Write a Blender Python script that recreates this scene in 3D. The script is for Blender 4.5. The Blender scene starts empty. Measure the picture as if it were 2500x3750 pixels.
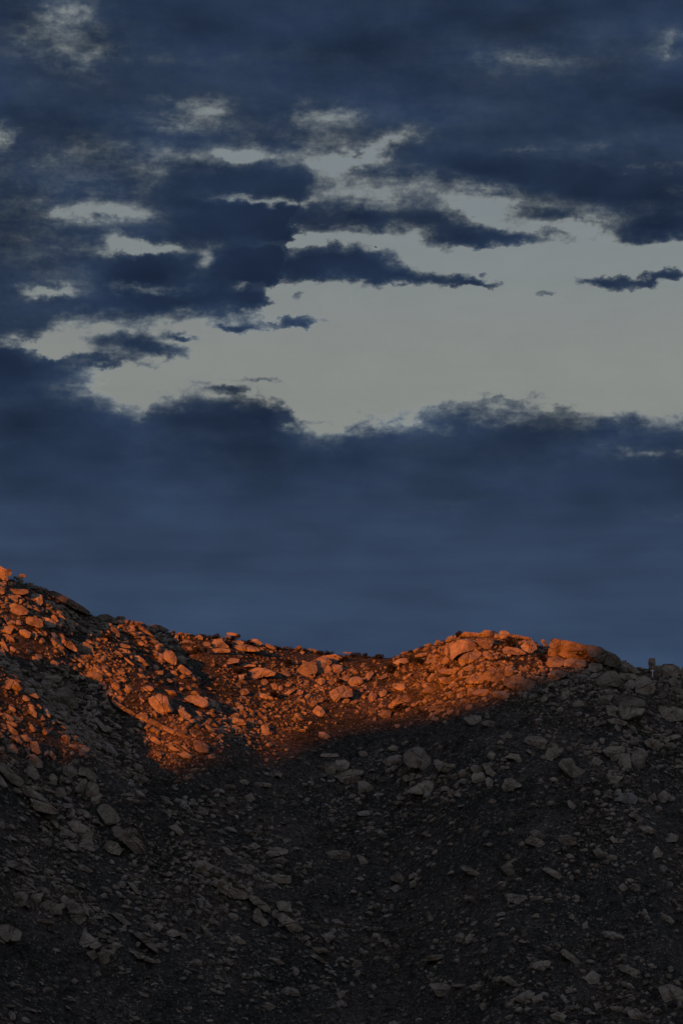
import bpy, bmesh, math
import numpy as np
from mathutils import Vector

# ------------------------------------------------------------------ camera
SC = bpy.context.scene
COL = SC.collection
PW, PH = 2500.0, 3750.0                 # the photograph's pixel grid, used for reading positions
PITCH = math.radians(13.0)
FPX = (PH / 2) / math.tan(math.radians(10.0))
CAM = np.array([0.0, 0.0, 2.0])
AX_R = np.array([1.0, 0.0, 0.0])
AX_F = np.array([0.0, math.cos(PITCH), math.sin(PITCH)])
AX_U = np.array([0.0, -math.sin(PITCH), math.cos(PITCH)])

cd = bpy.data.cameras.new('camera')
cam = bpy.data.objects.new('camera', cd)
COL.objects.link(cam)
cam.location = CAM
cam.rotation_euler = (math.pi / 2 + PITCH, 0, 0)
cd.sensor_fit = 'VERTICAL'
cd.sensor_height = 36.0
cd.lens = 18.0 / math.tan(math.radians(10.0))
cd.clip_start = 1.0
cd.clip_end = 60000.0
SC.camera = cam
SC.render.resolution_x, SC.render.resolution_y = 682, 1024
SC.view_settings.view_transform = 'Standard'
SC.view_settings.look = 'None'
SC.view_settings.exposure = 0.0
SC.view_settings.gamma = 1.0
SC.view_settings.use_curve_mapping = False
SC.cycles.max_bounces = 4
SC.cycles.diffuse_bounces = 2

# ------------------------------------------------------------------ sun and sky
SUN_AZ = math.radians(38.0)             # behind the camera, to the left
SUN_EL = math.radians(5.0)
SUN = np.array([-math.sin(SUN_AZ) * math.cos(SUN_EL), -math.cos(SUN_AZ) * math.cos(SUN_EL), math.sin(SUN_EL)])
ld = bpy.data.lights.new('sun', 'SUN')
ld.energy = 4.7
ld.angle = math.radians(0.53)
ld.color = (1.0, 0.232, 0.0)
sun = bpy.data.objects.new('sun', ld)
COL.objects.link(sun)
sun.location = (-300, -300, 300)
sun.rotation_euler = Vector(SUN).to_track_quat('Z', 'Y').to_euler()

W = bpy.data.worlds.new('World')
SC.world = W
W.use_nodes = True
NT = W.node_tree
NT.nodes.clear()


def nd(t, **kw):
    n = NT.nodes.new(t)
    for k, v in kw.items():
        setattr(n, k, v)
    return n


def sock(x, inp):
    if isinstance(x, (int, float, tuple, list)):
        inp.default_value = x
    else:
        NT.links.new(x, inp)


def mth(op, a, b=0.0, c=None, clamp=False):
    n = nd('ShaderNodeMath', operation=op, use_clamp=clamp)
    sock(a, n.inputs[0]); sock(b, n.inputs[1])
    if c is not None:
        sock(c, n.inputs[2])
    return n.outputs[0]


def vmt(op, a, b=None, scale=None):
    n = nd('ShaderNodeVectorMath', operation=op)
    sock(a, n.inputs[0])
    if b is not None:
        sock(b, n.inputs[1])
    if scale is not None:
        sock(scale, n.inputs['Scale'])
    return n.outputs['Value'] if op in ('DOT_PRODUCT', 'LENGTH') else n.outputs['Vector']


def sstep(x, a, b, lo=0.0, hi=1.0):
    n = nd('ShaderNodeMapRange', interpolation_type='SMOOTHSTEP', clamp=True)
    sock(x, n.inputs[0])
    n.inputs[1].default_value, n.inputs[2].default_value = a, b
    n.inputs[3].default_value, n.inputs[4].default_value = lo, hi
    return n.outputs[0]


def noise(vec, scale, detail, rough=0.55, dist=0.0):
    n = nd('ShaderNodeTexNoise')
    sock(vec, n.inputs['Vector'])
    n.inputs['Scale'].default_value = scale
    n.inputs['Detail'].default_value = detail
    n.inputs['Roughness'].default_value = rough
    n.inputs['Distortion'].default_value = dist
    return n


def mixc(f, a, b):
    n = nd('ShaderNodeMix', data_type='RGBA')
    sock(f, n.inputs[0]); sock(a, n.inputs[6]); sock(b, n.inputs[7])
    return n.outputs[2]


def azel(px, py):
    d = AX_F + AX_R * (px - PW / 2) / FPX + AX_U * (PH / 2 - py) / FPX
    d = d / np.linalg.norm(d)
    return math.degrees(math.atan2(d[0], d[1])), math.degrees(math.asin(d[2]))


PXD = math.degrees(1.0 / FPX)           # degrees of sky for one photo pixel
tc = nd('ShaderNodeTexCoord')
dirv = vmt('NORMALIZE', tc.outputs['Generated'])
sep = nd('ShaderNodeSeparateXYZ'); NT.links.new(dirv, sep.inputs[0])
AZ = mth('MULTIPLY', mth('ARCTAN2', sep.outputs[0], sep.outputs[1]), 57.29578)
EL = mth('MULTIPLY', mth('ARCSINE', sep.outputs[2]), 57.29578)
comb = nd('ShaderNodeCombineXYZ'); NT.links.new(AZ, comb.inputs[0]); NT.links.new(EL, comb.inputs[1])
# layered clouds: noise stretched along the horizon
lay = vmt('MULTIPLY', dirv, (28.0, 28.0, 66.0))
puf = vmt('MULTIPLY', dirv, (57.0, 57.0, 88.0))
nW = noise(lay, 1.1, 3.0, 0.55)
warp = vmt('MULTIPLY', vmt('SUBTRACT', nW.outputs['Color'], (0.5, 0.5, 0.5)), (1.4, 0.65, 0.0))
nW2 = noise(puf, 3.0, 4.0, 0.6)
warp2 = vmt('MULTIPLY', vmt('SUBTRACT', nW2.outputs['Color'], (0.5, 0.5, 0.5)), (0.62, 0.44, 0.0))
P = vmt('ADD', vmt('ADD', comb.outputs[0], warp), warp2)
psep = nd('ShaderNodeSeparateXYZ'); NT.links.new(P, psep.inputs[0])


def curve_of_az(pts, xwarp):
    """a level in degrees of elevation as a function of azimuth"""
    A = [azel(x, y) for x, y in pts]
    lo, hi = -7.0, 7.0
    e0, e1 = 8.0, 24.0
    fc = nd('ShaderNodeFloatCurve')
    u = nd('ShaderNodeMapRange', clamp=True)
    sock(xwarp, u.inputs[0])
    u.inputs[1].default_value, u.inputs[2].default_value = lo, hi
    NT.links.new(u.outputs[0], fc.inputs['Value'])
    cv = fc.mapping.curves[0]
    P2 = [((a - lo) / (hi - lo), (e - e0) / (e1 - e0)) for a, e in A]
    P2 = [(0.0, P2[0][1])] + P2 + [(1.0, P2[-1][1])]
    cv.points[0].location = P2[0]
    cv.points[1].location = P2[-1]
    for q in P2[1:-1]:
        cv.points.new(*q)
    for p in cv.points:
        p.handle_type = 'VECTOR'
    fc.mapping.update()
    return mth('MULTIPLY_ADD', fc.outputs[0], e1 - e0, e0)


UPPER = [(0, 1410), (90, 1320), (200, 1215), (300, 1172), (450, 1160), (620, 1155), (820, 1150), (930, 1140), (980, 1095),
         (1010, 1000), (1040, 880), (1070, 760), (1130, 700), (1250, 668), (1400, 655), (1600, 672), (1750, 698), (1900, 720), (2080, 745), (2250, 782), (2500, 790)]
LOWER = [(0, 1345), (200, 1395), (270, 1415), (400, 1465), (520, 1510), (570, 1470), (650, 1440), (850, 1440), (960, 1470),
         (1050, 1570), (1100, 1610), (1180, 1622), (1270, 1600), (1320, 1540), (1480, 1535), (1600, 1510), (1720, 1495),
         (1900, 1510), (2100, 1535), (2300, 1530), (2500, 1520)]
up = curve_of_az(UPPER, psep.outputs[0])
lowc = curve_of_az(LOWER, psep.outputs[0])
gap = mth('MINIMUM', mth('SUBTRACT', up, psep.outputs[1]), mth('SUBTRACT', psep.outputs[1], lowc))
gap = mth('MAXIMUM', mth('MINIMUM', gap, 0.55), -0.9)

# single clouds and holes: photo x, y, half width, half height, slant (deg), weight
BLOBS = [
    # holes and thin places
    (240, 110, 140, 110, 0, -.60), (15, 500, 45, 45, 0, -.9), (2430, 150, 80, 42, 0, -.62), (1880, 215, 190, 40, 0, -.22),
    (735, 405, 95, 46, 0, -.60), (720, 430, 230, 80, 0, -.2), (600, 450, 90, 30, 0, -.3), (860, 575, 170, 40, 0, -.78), (560, 625, 80, 45, 0, -.5),
    (1210, 440, 110, 60, 0, -.6), (1180, 590, 110, 50, 0, -.85), (1430, 535, 150, 38, 18, -.85), (1330, 580, 100, 28, 0, -.5),
    (950, 735, 170, 18, 0, -1.1), (440, 775, 170, 42, 0, -1.05), (225, 775, 50, 24, 0, -.6), (470, 880, 60, 30, 0, -.4),
    (510, 915, 150, 28, 0, -1.3), (740, 950, 62, 52, 20, -1.2), (1080, 890, 160, 14, 0, -1.0), (160, 1065, 100, 20, 0, -1.0), (560, 1050, 150, 15, 0, -.9), (905, 1060, 62, 22, 20, -1.2), (60, 1260, 80, 26, 0, -.6), (310, 760, 40, 30, 0, -.4),
    (1030, 1050, 70, 20, 0, -.8), (150, 1282, 90, 20, -12, -.7),
    (1900, 540, 90, 18, 0, -.4), (2330, 600, 140, 14, 0, -.35), (2480, 670, 60, 14, 0, -.4), (2330, 1655, 90, 16, 0, -.62),
    (2480, 1660, 40, 10, 0, -.4), (1600, 1870, 160, 14, 4, -.2), (2450, 1880, 80, 14, 3, -.25),
    (700, 590, 520, 150, 0, -.22), (230, 160, 300, 170, 0, -.25), (1950, 210, 420, 110, 0, -.22), (1180, 540, 380, 120, 0, -.22), (470, 850, 380, 130, 0, -.22),
    (180, 950, 330, 330, 0, -.26), (300, 620, 380, 170, 0, -.2), (900, 880, 420, 170, 0, -.16), (2150, 540, 350, 70, 0, -.22), (1500, 420, 300, 50, 0, -.15), (900, 200, 500, 30, 0, -.2), (2300, 1640, 350, 50, 0, -.2),
    # clouds
    (780, 805, 330, 66, 0, .75), (1160, 805, 190, 60, 0, 1.6), (1350, 785, 110, 54, 0, 1.5), (1560, 795, 130, 62, -12, 1.6), (1700, 850, 150, 40, -8, 1.1), (1880, 882, 250, 36, -3, 1.6),
    (1980, 795, 180, 36, 4, .95), (2420, 845, 190, 52, 0, 1.5), (1000, 965, 330, 70, -3, .9), (1160, 975, 230, 70, 0, 1.6), (1390, 975, 170, 56, -8, 1.2),
    (1540, 1024, 210, 34, 0, 1.5), (1770, 1024, 110, 24, -3, 1.4), (2240, 1028, 150, 32, 3, 1.75), (2430, 1020, 90, 22, 0, 1.3),
    (2010, 1080, 60, 14, 8, 1.0), (500, 985, 120, 56, 0, .8), (600, 1105, 280, 34, 0, .6), (930, 1095, 110, 38, 8, .8),
    (1110, 1082, 60, 22, 6, .8), (1090, 1185, 140, 24, 5, 1.6), (880, 1195, 70, 18, 0, 1.3), (490, 1272, 170, 44, 0, 1.75), (650, 1300, 110, 26, 0, .9),
    (400, 1335, 190, 26, 4, 1.4), (690, 1230, 60, 16, 0, 1.1), (90, 1350, 190, 60, -8, 1.3), (790, 1485, 170, 40, 0, .15),
    (1000, 1540, 90, 40, -30, .5), (2010, 1184, 90, 12, 0, .85), (960, 1385, 70, 13, 8, .75), (840, 1410, 60, 12, 8, .65),
    (1180, 1545, 90, 14, 5, .5), (1840, 1478, 90, 12, 6, .3), (1130, 1480, 60, 12, 0, .35), (1600, 1220, 60, 8, 0, .3),
    (2480, 1440, 30, 20, 0, .5), (750, 660, 220, 50, 0, .3), (1050, 660, 130, 60, 0, .35), (1700, 620, 300, 60, -8, .35),
]
acc = 0.0
for (x, y, rx, ry, rot, amp) in BLOBS:
    a, e = azel(x, y)
    sx, sy = 1 / (rx * PXD), 1 / (ry * PXD)
    if abs(rot) > 9:
        v = vmt('SUBTRACT', P, (a, e, 0.0))
        c, s = math.cos(math.radians(rot)), math.sin(math.radians(rot))
        qx = vmt('DOT_PRODUCT', v, (c * sx, s * sx, 0))
        qy = vmt('DOT_PRODUCT', v, (-s * sy, c * sy, 0))
        q = mth('MULTIPLY_ADD', qx, qx, mth('MULTIPLY', qy, qy))
    else:
        n = nd('ShaderNodeVectorMath', operation='MULTIPLY_ADD')
        sock(P, n.inputs[0]); sock((sx, sy, 0.0), n.inputs[1]); sock((-a * sx, -e * sy, 0.0), n.inputs[2])
        q = vmt('DOT_PRODUCT', n.outputs[0], n.outputs[0])
    acc = mth('MULTIPLY_ADD', mth('POWER', 0.36788, q), amp, acc)

nA = noise(lay, 0.55, 4.0, 0.55).outputs['Fac']
nB = noise(vmt('ADD', lay, warp2), 1.7, 6.0, 0.62).outputs['Fac']
nC = noise(puf, 2.6, 6.0, 0.62).outputs['Fac']
# the framed part of the sky is read from the photo; all round it broken cloud of the same kind
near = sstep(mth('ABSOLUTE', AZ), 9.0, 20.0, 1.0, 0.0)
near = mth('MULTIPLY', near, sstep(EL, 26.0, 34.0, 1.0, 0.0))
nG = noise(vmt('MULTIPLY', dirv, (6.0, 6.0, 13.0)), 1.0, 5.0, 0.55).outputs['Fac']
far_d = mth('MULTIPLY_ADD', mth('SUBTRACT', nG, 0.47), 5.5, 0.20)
# gap > 0 means clear
base = mth('MULTIPLY_ADD', gap, -1.9, 0.48)
base = mth('MINIMUM', base, 1.2)
dens = mth('ADD', base, acc)
edge = sstep(dens, 0.75, 1.25, 1.25, 0.35)         # fine curls show at the edges, not inside the thick cloud
dens = mth('MULTIPLY_ADD', mth('SUBTRACT', nA, 0.5), 0.55, dens)
fine = mth('MULTIPLY_ADD', mth('SUBTRACT', nC, 0.5), 1.0, mth('MULTIPLY', mth('SUBTRACT', nB, 0.5), 0.85))
nS = noise(vmt('ADD', vmt('MULTIPLY', dirv, (26.0, 26.0, 150.0)), warp2), 1.0, 5.0, 0.6).outputs['Fac']   # long feathered streaks
fine = mth('MULTIPLY_ADD', mth('SUBTRACT', nS, 0.5), 1.0, fine)
dens = mth('MULTIPLY_ADD', fine, edge, dens)
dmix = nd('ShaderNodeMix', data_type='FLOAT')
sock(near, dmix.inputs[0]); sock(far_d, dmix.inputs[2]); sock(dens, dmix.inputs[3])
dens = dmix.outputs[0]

sky = nd('ShaderNodeTexSky', sky_type='NISHITA')
sky.sun_disc = False
sky.sun_elevation = SUN_EL
sky.sun_rotation = math.pi + SUN_AZ
sky.altitude = 600.0
sky.air_density = 1.0
sky.dust_density = 2.0
sky.ozone_density = 1.0
clear = vmt('MULTIPLY', sky.outputs[0], (1.0, 1.0, 1.0))
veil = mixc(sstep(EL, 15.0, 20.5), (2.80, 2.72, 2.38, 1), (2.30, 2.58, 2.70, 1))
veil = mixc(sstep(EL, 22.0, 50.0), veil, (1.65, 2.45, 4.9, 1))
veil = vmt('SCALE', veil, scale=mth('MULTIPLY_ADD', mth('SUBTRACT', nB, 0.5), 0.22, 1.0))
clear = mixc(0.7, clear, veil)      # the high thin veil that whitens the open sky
ramp = nd('ShaderNodeValToRGB')
rs = [(0.0, (2.36, 2.48, 2.42)), (0.28, (2.30, 2.45, 2.42)), (0.36, (1.62, 1.86, 1.98)), (0.44, (0.92, 1.14, 1.40)),
      (0.52, (0.47, 0.66, 0.98)), (0.60, (0.27, 0.44, 0.80)), (0.70, (0.185, 0.335, 0.69)), (0.82, (0.145, 0.265, 0.58))]
el = ramp.color_ramp.elements
while len(el) < len(rs):
    el.new(0.5)
for e_, (p_, c_) in zip(el, rs):
    e_.position = p_
    e_.color = (*[v / 10 for v in c_], 1)
dn = mth('MULTIPLY_ADD', dens, 0.36, 0.26, clamp=True)
NT.links.new(dn, ramp.inputs[0])
cloudc = vmt('SCALE', ramp.outputs[0], scale=10.0)
# the low bank is thinner and more even, the deck overhead heavier
bank = sstep(EL, 11.6, 14.7, 1.0, 0.0)
lum = mth('MULTIPLY_ADD', mth('SUBTRACT', noise(lay, 0.7, 2.5, 0.5).outputs['Fac'], 0.5), 1.9, 1.0)
cover = sstep(dens, -0.02, 0.42)
cloudc = vmt('SCALE', cloudc, scale=lum)
streak = noise(vmt('MULTIPLY', dirv, (14.0, 14.0, 150.0)), 1.0, 4.0, 0.55).outputs['Fac']
streak = mth('MULTIPLY_ADD', mth('SUBTRACT', streak, 0.5), 0.5, 1.0)
bankc = mixc(mth('MULTIPLY', bank, 0.8), cloudc, vmt('SCALE', (0.385, 0.64, 1.19), scale=mth('MULTIPLY', streak, mth('MULTIPLY_ADD', mth('SUBTRACT', lum, 1.0), 0.35, 1.0))))
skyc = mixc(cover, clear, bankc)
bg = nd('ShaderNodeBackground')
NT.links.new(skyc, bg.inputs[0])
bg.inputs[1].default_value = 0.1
out = nd('ShaderNodeOutputWorld')
NT.links.new(bg.outputs[0], out.inputs[0])
W.cycles.sampling_method = 'MANUAL'
W.cycles.sample_map_resolution = 256

# ------------------------------------------------------------------ numeric helpers
RNG = np.random.default_rng(11)
_perm = np.random.default_rng(5).permutation(256)
_perm = np.concatenate([_perm, _perm, _perm])
_grad = np.random.default_rng(6).normal(size=(256, 3))
_grad /= np.linalg.norm(_grad, axis=1)[:, None]


def pnoise(p):
    p = np.asarray(p, float)
    i = np.floor(p).astype(int)
    f = p - i
    i &= 255
    u = f * f * f * (f * (f * 6 - 15) + 10)
    res = 0.0
    for dx in (0, 1):
        wx = u[:, 0] if dx else 1 - u[:, 0]
        for dy in (0, 1):
            wy = u[:, 1] if dy else 1 - u[:, 1]
            for dz in (0, 1):
                wz = u[:, 2] if dz else 1 - u[:, 2]
                h = _perm[_perm[_perm[(i[:, 0] + dx) & 255] + ((i[:, 1] + dy) & 255)] + ((i[:, 2] + dz) & 255)]
                g = _grad[h]
                d = g[:, 0] * (f[:, 0] - dx) + g[:, 1] * (f[:, 1] - dy) + g[:, 2] * (f[:, 2] - dz)
                res = res + wx * wy * wz * d
    return res


def fbm(p, octs=4, gain=0.5, ridged=False):
    a, s, t = 1.0, 0.0, 0.0
    p = np.array(p, float)
    for k in range(octs):
        n = pnoise(p + 17.3 * k)
        s = s + a * ((0.35 - np.abs(n)) if ridged else n)
        t += a
        a *= gain
        p = p * 2.03
    return s / t


def mesh_from(name, V, F, mat, smooth=False, attrs=None):
    V = np.asarray(V, np.float32)
    F = np.asarray(F, np.int32)
    k = F.shape[1]
    me = bpy.data.meshes.new(name)
    me.vertices.add(len(V)); me.vertices.foreach_set('co', V.ravel())
    me.loops.add(F.size); me.loops.foreach_set('vertex_index', F.ravel())
    me.polygons.add(len(F))
    me.polygons.foreach_set('loop_start', np.arange(0, F.size, k, dtype=np.int32))
    me.polygons.foreach_set('loop_total', np.full(len(F), k, np.int32))
    me.polygons.foreach_set('use_smooth', np.full(len(F), smooth, bool))
    for an, av in (attrs or {}).items():
        at = me.attributes.new(an, 'FLOAT', 'POINT')
        at.data.foreach_set('value', np.asarray(av, np.float32))
    me.update(calc_edges=True)
    me.materials.append(mat)
    return me


def link(name, me, parent=None, loc=None):
    o = bpy.data.objects.new(name, me)
    COL.objects.link(o)
    if parent is not None:
        o.parent = parent
    if loc is not None:
        o.location = loc
    return o


def world_at(px, py, t):
    """point at camera depth t on the line of sight through a photo pixel"""
    px, py, t = np.broadcast_arrays(np.asarray(px, float), np.asarray(py, float), np.asarray(t, float))
    d = AX_F + AX_R * ((px - PW / 2) / FPX)[..., None] + AX_U * ((PH / 2 - py) / FPX)[..., None]
    return CAM + d * t[..., None]


def to_px(p):
    q = np.asarray(p, float) - CAM
    t = q @ AX_F
    return PW / 2 + FPX * (q @ AX_R) / t, PH / 2 - FPX * (q @ AX_U) / t


def poly_dist(px, py, line):
    """distance to a polyline in photo pixels, and the place along it 0..1"""
    best = np.full(px.shape, 1e9)
    along = np.zeros(px.shape)
    L = np.array(line, float)
    seg = np.linalg.norm(np.diff(L, axis=0), axis=1)
    cum = np.concatenate([[0], np.cumsum(seg)])
    for k in range(len(L) - 1):
        a, b = L[k], L[k + 1]
        d = b - a
        s = np.clip(((px - a[0]) * d[0] + (py - a[1]) * d[1]) / (d @ d), 0, 1)
        q = np.hypot(px - a[0] - s * d[0], py - a[1] - s * d[1])
        m = q < best
        best = np.where(m, q, best)
        along = np.where(m, (cum[k] + s * seg[k]) / cum[-1], along)
    return best, along


# ------------------------------------------------------------------ materials
def pmat(name, rough=0.9):
    m = bpy.data.materials.new(name)
    m.use_nodes = True
    t = m.node_tree
    b = t.nodes['Principled BSDF']
    b.inputs['Roughness'].default_value = rough
    b.inputs['Specular IOR Level'].default_value = 0.15
    return m, t, b


def nz(t, vec, scale, detail=4.0, rough=0.6):
    n = t.nodes.new('ShaderNodeTexNoise')
    t.links.new(vec, n.inputs['Vector'])
    n.inputs['Scale'].default_value = scale
    n.inputs['Detail'].default_value = detail
    n.inputs['Roughness'].default_value = rough
    return n.outputs['Fac']


def rampn(t, fac, stops):
    n = t.nodes.new('ShaderNodeValToRGB')
    t.links.new(fac, n.inputs[0])
    e = n.color_ramp.elements
    while len(e) < len(stops):
        e.new(0.5)
    for q, (p, c) in zip(e, stops):
        q.position = p
        q.color = (*c, 1)
    return n.outputs[0]


def mixn(t, f, a, b, mode='MIX'):
    n = t.nodes.new('ShaderNodeMix')
    n.data_type = 'RGBA'
    n.blend_type = mode
    for x, i in ((f, n.inputs[0]), (a, n.inputs[6]), (b, n.inputs[7])):
        if isinstance(x, (float, tuple)):
            i.default_value = x
        else:
            t.links.new(x, i)
    return n.outputs[2]


def rock_material(name, pale):
    m, t, b = pmat(name, 0.88)
    g = t.nodes.new('ShaderNodeNewGeometry').outputs['Position']
    at = t.nodes.new('ShaderNodeAttribute'); at.attribute_name = 'tint'
    # granite: warm grey to buff, each stone its own tone (a few darkened to stand for shade), with dark varnish and lichen patches
    body = rampn(t, at.outputs['Fac'], [(0.0, tuple(0.62 * v for v in pale)), (0.45, pale),
                                        (0.75, (pale[0] * 1.12, pale[1] * 1.12, pale[2] * 1.12)),
                                        (1.0, (pale[0] * 1.08, pale[1] * 1.2, pale[2] * 1.42))])
    stain = rampn(t, nz(t, g, 0.22, 5.0, 0.62), [(0.36, (0.45, 0.42, 0.40)), (0.56, (1, 1, 1))])
    speck = rampn(t, nz(t, g, 1.6, 3.0, 0.7), [(0.30, (0.62, 0.60, 0.58)), (0.62, (1.1, 1.1, 1.1))])
    c = mixn(t, 1.0, body, stain, 'MULTIPLY')
    c = mixn(t, 1.0, c, speck, 'MULTIPLY')
    t.links.new(c, b.inputs['Base Color'])
    bp = t.nodes.new('ShaderNodeBump')
    bp.inputs['Strength'].default_value = 0.7
    bp.inputs['Distance'].default_value = 0.35
    t.links.new(nz(t, g, 0.9, 5.0, 0.65), bp.inputs['Height'])
    t.links.new(bp.outputs[0], b.inputs['Normal'])
    return m


M_ROCK = rock_material('granite', (0.38, 0.293, 0.222))
M_SCREE = rock_material('granite_scree', (0.355, 0.275, 0.212))

M_SOIL, t, b = pmat('dry_soil_and_litter', 0.95)
g = t.nodes.new('ShaderNodeNewGeometry').outputs['Position']
c = rampn(t, nz(t, g, 0.55, 6.0, 0.7), [(0.32, (0.024, 0.022, 0.021)), (0.48, (0.074, 0.060, 0.051)), (0.60, (0.125, 0.098, 0.080)), (0.72, (0.21, 0.172, 0.14))])
c2 = rampn(t, nz(t, g, 0.03, 4.0, 0.6), [(0.38, (0.62, 0.66, 0.66)), (0.62, (1.1, 1.0, 0.95))])
c = mixn(t, 1.0, c, c2, 'MULTIPLY')
for sc_, thr, rad_ in ((0.95, 0.70, 0.36), (0.42, 0.84, 0.34)):      # gravel too small to model
    vo = t.nodes.new('ShaderNodeTexVoronoi')
    vo.inputs['Scale'].default_value = sc_
    t.links.new(g, vo.inputs['Vector'])
    sp = t.nodes.new('ShaderNodeSeparateColor')
    t.links.new(vo.outputs['Color'], sp.inputs[0])
    m1 = t.nodes.new('ShaderNodeMath'); m1.operation = 'GREATER_THAN'; m1.inputs[1].default_value = thr
    t.links.new(sp.outputs[0], m1.inputs[0])
    m2 = t.nodes.new('ShaderNodeMath'); m2.operation = 'LESS_THAN'; m2.inputs[1].default_value = rad_
    t.links.new(vo.outputs['Distance'], m2.inputs[0])
    m3 = t.nodes.new('ShaderNodeMath'); m3.operation = 'MULTIPLY'
    t.links.new(m1.outputs[0], m3.inputs[0]); t.links.new(m2.outputs[0], m3.inputs[1])
    c = mixn(t, m3.outputs[0], c, (0.18, 0.148, 0.122, 1.0))
t.links.new(c, b.inputs['Base Color'])
bp = t.nodes.new('ShaderNodeBump')
bp.inputs['Strength'].default_value = 0.9
bp.inputs['Distance'].default_value = 1.0
t.links.new(nz(t, g, 0.8, 6.0, 0.7), bp.inputs['Height'])
t.links.new(bp.outputs[0], b.inputs['Normal'])

M_LEAF, t, b = pmat('chaparral_leaf', 0.8)
at = t.nodes.new('ShaderNodeAttribute'); at.attribute_name = 'tint'
t.links.new(rampn(t, at.outputs['Fac'], [(0.0, (0.014, 0.017, 0.011)), (0.4, (0.042, 0.042, 0.028)), (0.75, (0.085, 0.072, 0.050)),
                                         (1.0, (0.16, 0.125, 0.085))]), b.inputs['Base Color'])
M_BARK, t, b = pmat('shrub_bark', 0.9)
b.inputs['Base Color'].default_value = (0.07, 0.05, 0.035, 1)

# ------------------------------------------------------------------ the mountain
# skyline read from the photo, a little below the crest boulders: photo x, y, distance
SKY = [(-900, 2150, 1205), (-500, 2010, 1200), (-200, 2005, 1210), (0, 2108, 1222), (60, 2125, 1228), (140, 2150, 1232), (190, 2172, 1236), (260, 2202, 1240),
       (315, 2240, 1244), (350, 2260, 1246), (420, 2268, 1250), (470, 2284, 1253), (500, 2294, 1255), (570, 2306, 1260), (680, 2326, 1266), (770, 2332, 1270),
       (835, 2335, 1274), (905, 2348, 1278), (975, 2362, 1282), (1050, 2373, 1286), (1180, 2389, 1290), (1300, 2397, 1292),
       (1430, 2407, 1290), (1540, 2370, 1280), (1605, 2352, 1270), (1680, 2324, 1260), (1780, 2322, 1252), (1860, 2326, 1249), (1930, 2338, 1246),
       (1980, 2368, 1242), (2050, 2372, 1238), (2190, 2384, 1234), (2280, 2432, 1234), (2345, 2446, 1234), (2430, 2462, 1234),
       (2500, 2465, 1234), (2800, 2540, 1236), (3300, 2500, 1245), (3800, 2620, 1260)]
_rx, _ry, _rz = [], [], []
for x_, y_, t_ in SKY:
    p = world_at(x_, y_, t_)
    _rx.append(p[0]); _ry.append(p[1]); _rz.append(p[2])


def base_height(x, y):
    yr = np.interp(x, _rx, _ry)
    zr = np.interp(x, _rx, _rz)
    d = yr - y
    dp = np.maximum(d, 0)
    front = 0.66 * dp - 0.33 * 22 * (1 - np.exp(-dp / 22))
    dm = np.maximum(-d, 0)
    back = 0.10 * dm + 0.38 * dm * dm / (dm + 60)
    z = zr - front - back
    far = np.clip((np.abs(x) - 420) / 700, 0, 1)
    z = z - 260 * far * far * (3 - 2 * far)
    # runs out into the valley floor
    k = 14.0
    return k * np.logaddexp(0, z / k)


RIBS = [  # photo polyline, half width in photo pixels, height in metres at its two ends
    ([(-300, 2420), (-60, 2520), (40, 2590), (160, 2700), (300, 2830), (450, 2960), (700, 3150), (900, 3250), (1150, 3420)], 80, 13, 3),
    ([(-200, 2350), (0, 2420), (130, 2520), (260, 2640), (340, 2720)], 45, 5, 2),
    ([(-200, 2230), (0, 2330), (150, 2440), (330, 2590), (480, 2720), (640, 2850), (900, 3000)], 95, -9, -3),
    ([(-150, 2110), (60, 2240), (300, 2360), (430, 2440), (560, 2560), (700, 2680), (800, 2760)], 80, 5, 4),
    ([(590, 2325), (700, 2420), (770, 2490), (810, 2540)], 40, -5, -1),
    ([(480, 2305), (600, 2400), (700, 2500), (760, 2570)], 36, 3, 2),
    ([(1750, 2420), (1900, 2520), (2100, 2560), (2350, 2600)], 80, 3, 2),
    ([(900, 2560), (1000, 2720), (1150, 2900), (1300, 3300), (1350, 3750)], 170, -5, -4),
    ([(1500, 2700), (1600, 2850), (1750, 3000)], 120, 3, 1),
    ([(-100, 2690), (0, 2775), (220, 2975)], 34, 3, 2), ([(180, 2780), (400, 2960), (540, 3140)], 40, 3, 2), ([(700, 3130), (900, 3260), (1130, 3430)], 42, 3, 2),
    ([(0, 3250), (250, 3350), (500, 3550), (700, 3750)], 120, 4, 3),
    ([(2100, 2750), (2250, 2900), (2300, 3100)], 130, 3, 2),
    ([(1900, 3200), (2100, 3450), (2200, 3750)], 150, -3, -2),
]


def height_grid(xs, ys):
    X, Y = np.meshgrid(xs, ys)
    Z = base_height(X, Y)
    pts = np.stack([X, Y, Z], -1)
    ok = Y > 700
    u, v = to_px(np.where(ok[..., None], pts, np.array([0, 900.0, 0])))
    d = np.interp(X, _rx, _ry) - Y
    front = np.clip(d / 14, 0, 1) * ok
    for line, w, a0, a1 in RIBS:
        q, s = poly_dist(u, v, line)
        Z = Z + front * (a0 + (a1 - a0) * s) * np.exp(-(q / w) ** 2)
    P3 = np.stack([X.ravel(), Y.ravel(), Z.ravel()], -1)
    hill = np.clip(Z.ravel() / 40, 0, 1)
    n = 4.5 * fbm(P3 / 48 + 3, 3) + 1.8 * fbm(P3 / 13 + 9, 3, ridged=True) + 0.75 * fbm(P3 / 4.0, 2)
    fine = np.clip(d.ravel() / 10, 0.25, 1)
    Z = Z + (n * hill * fine).reshape(Z.shape) - 0.4
    return X, Y, Z


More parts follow.
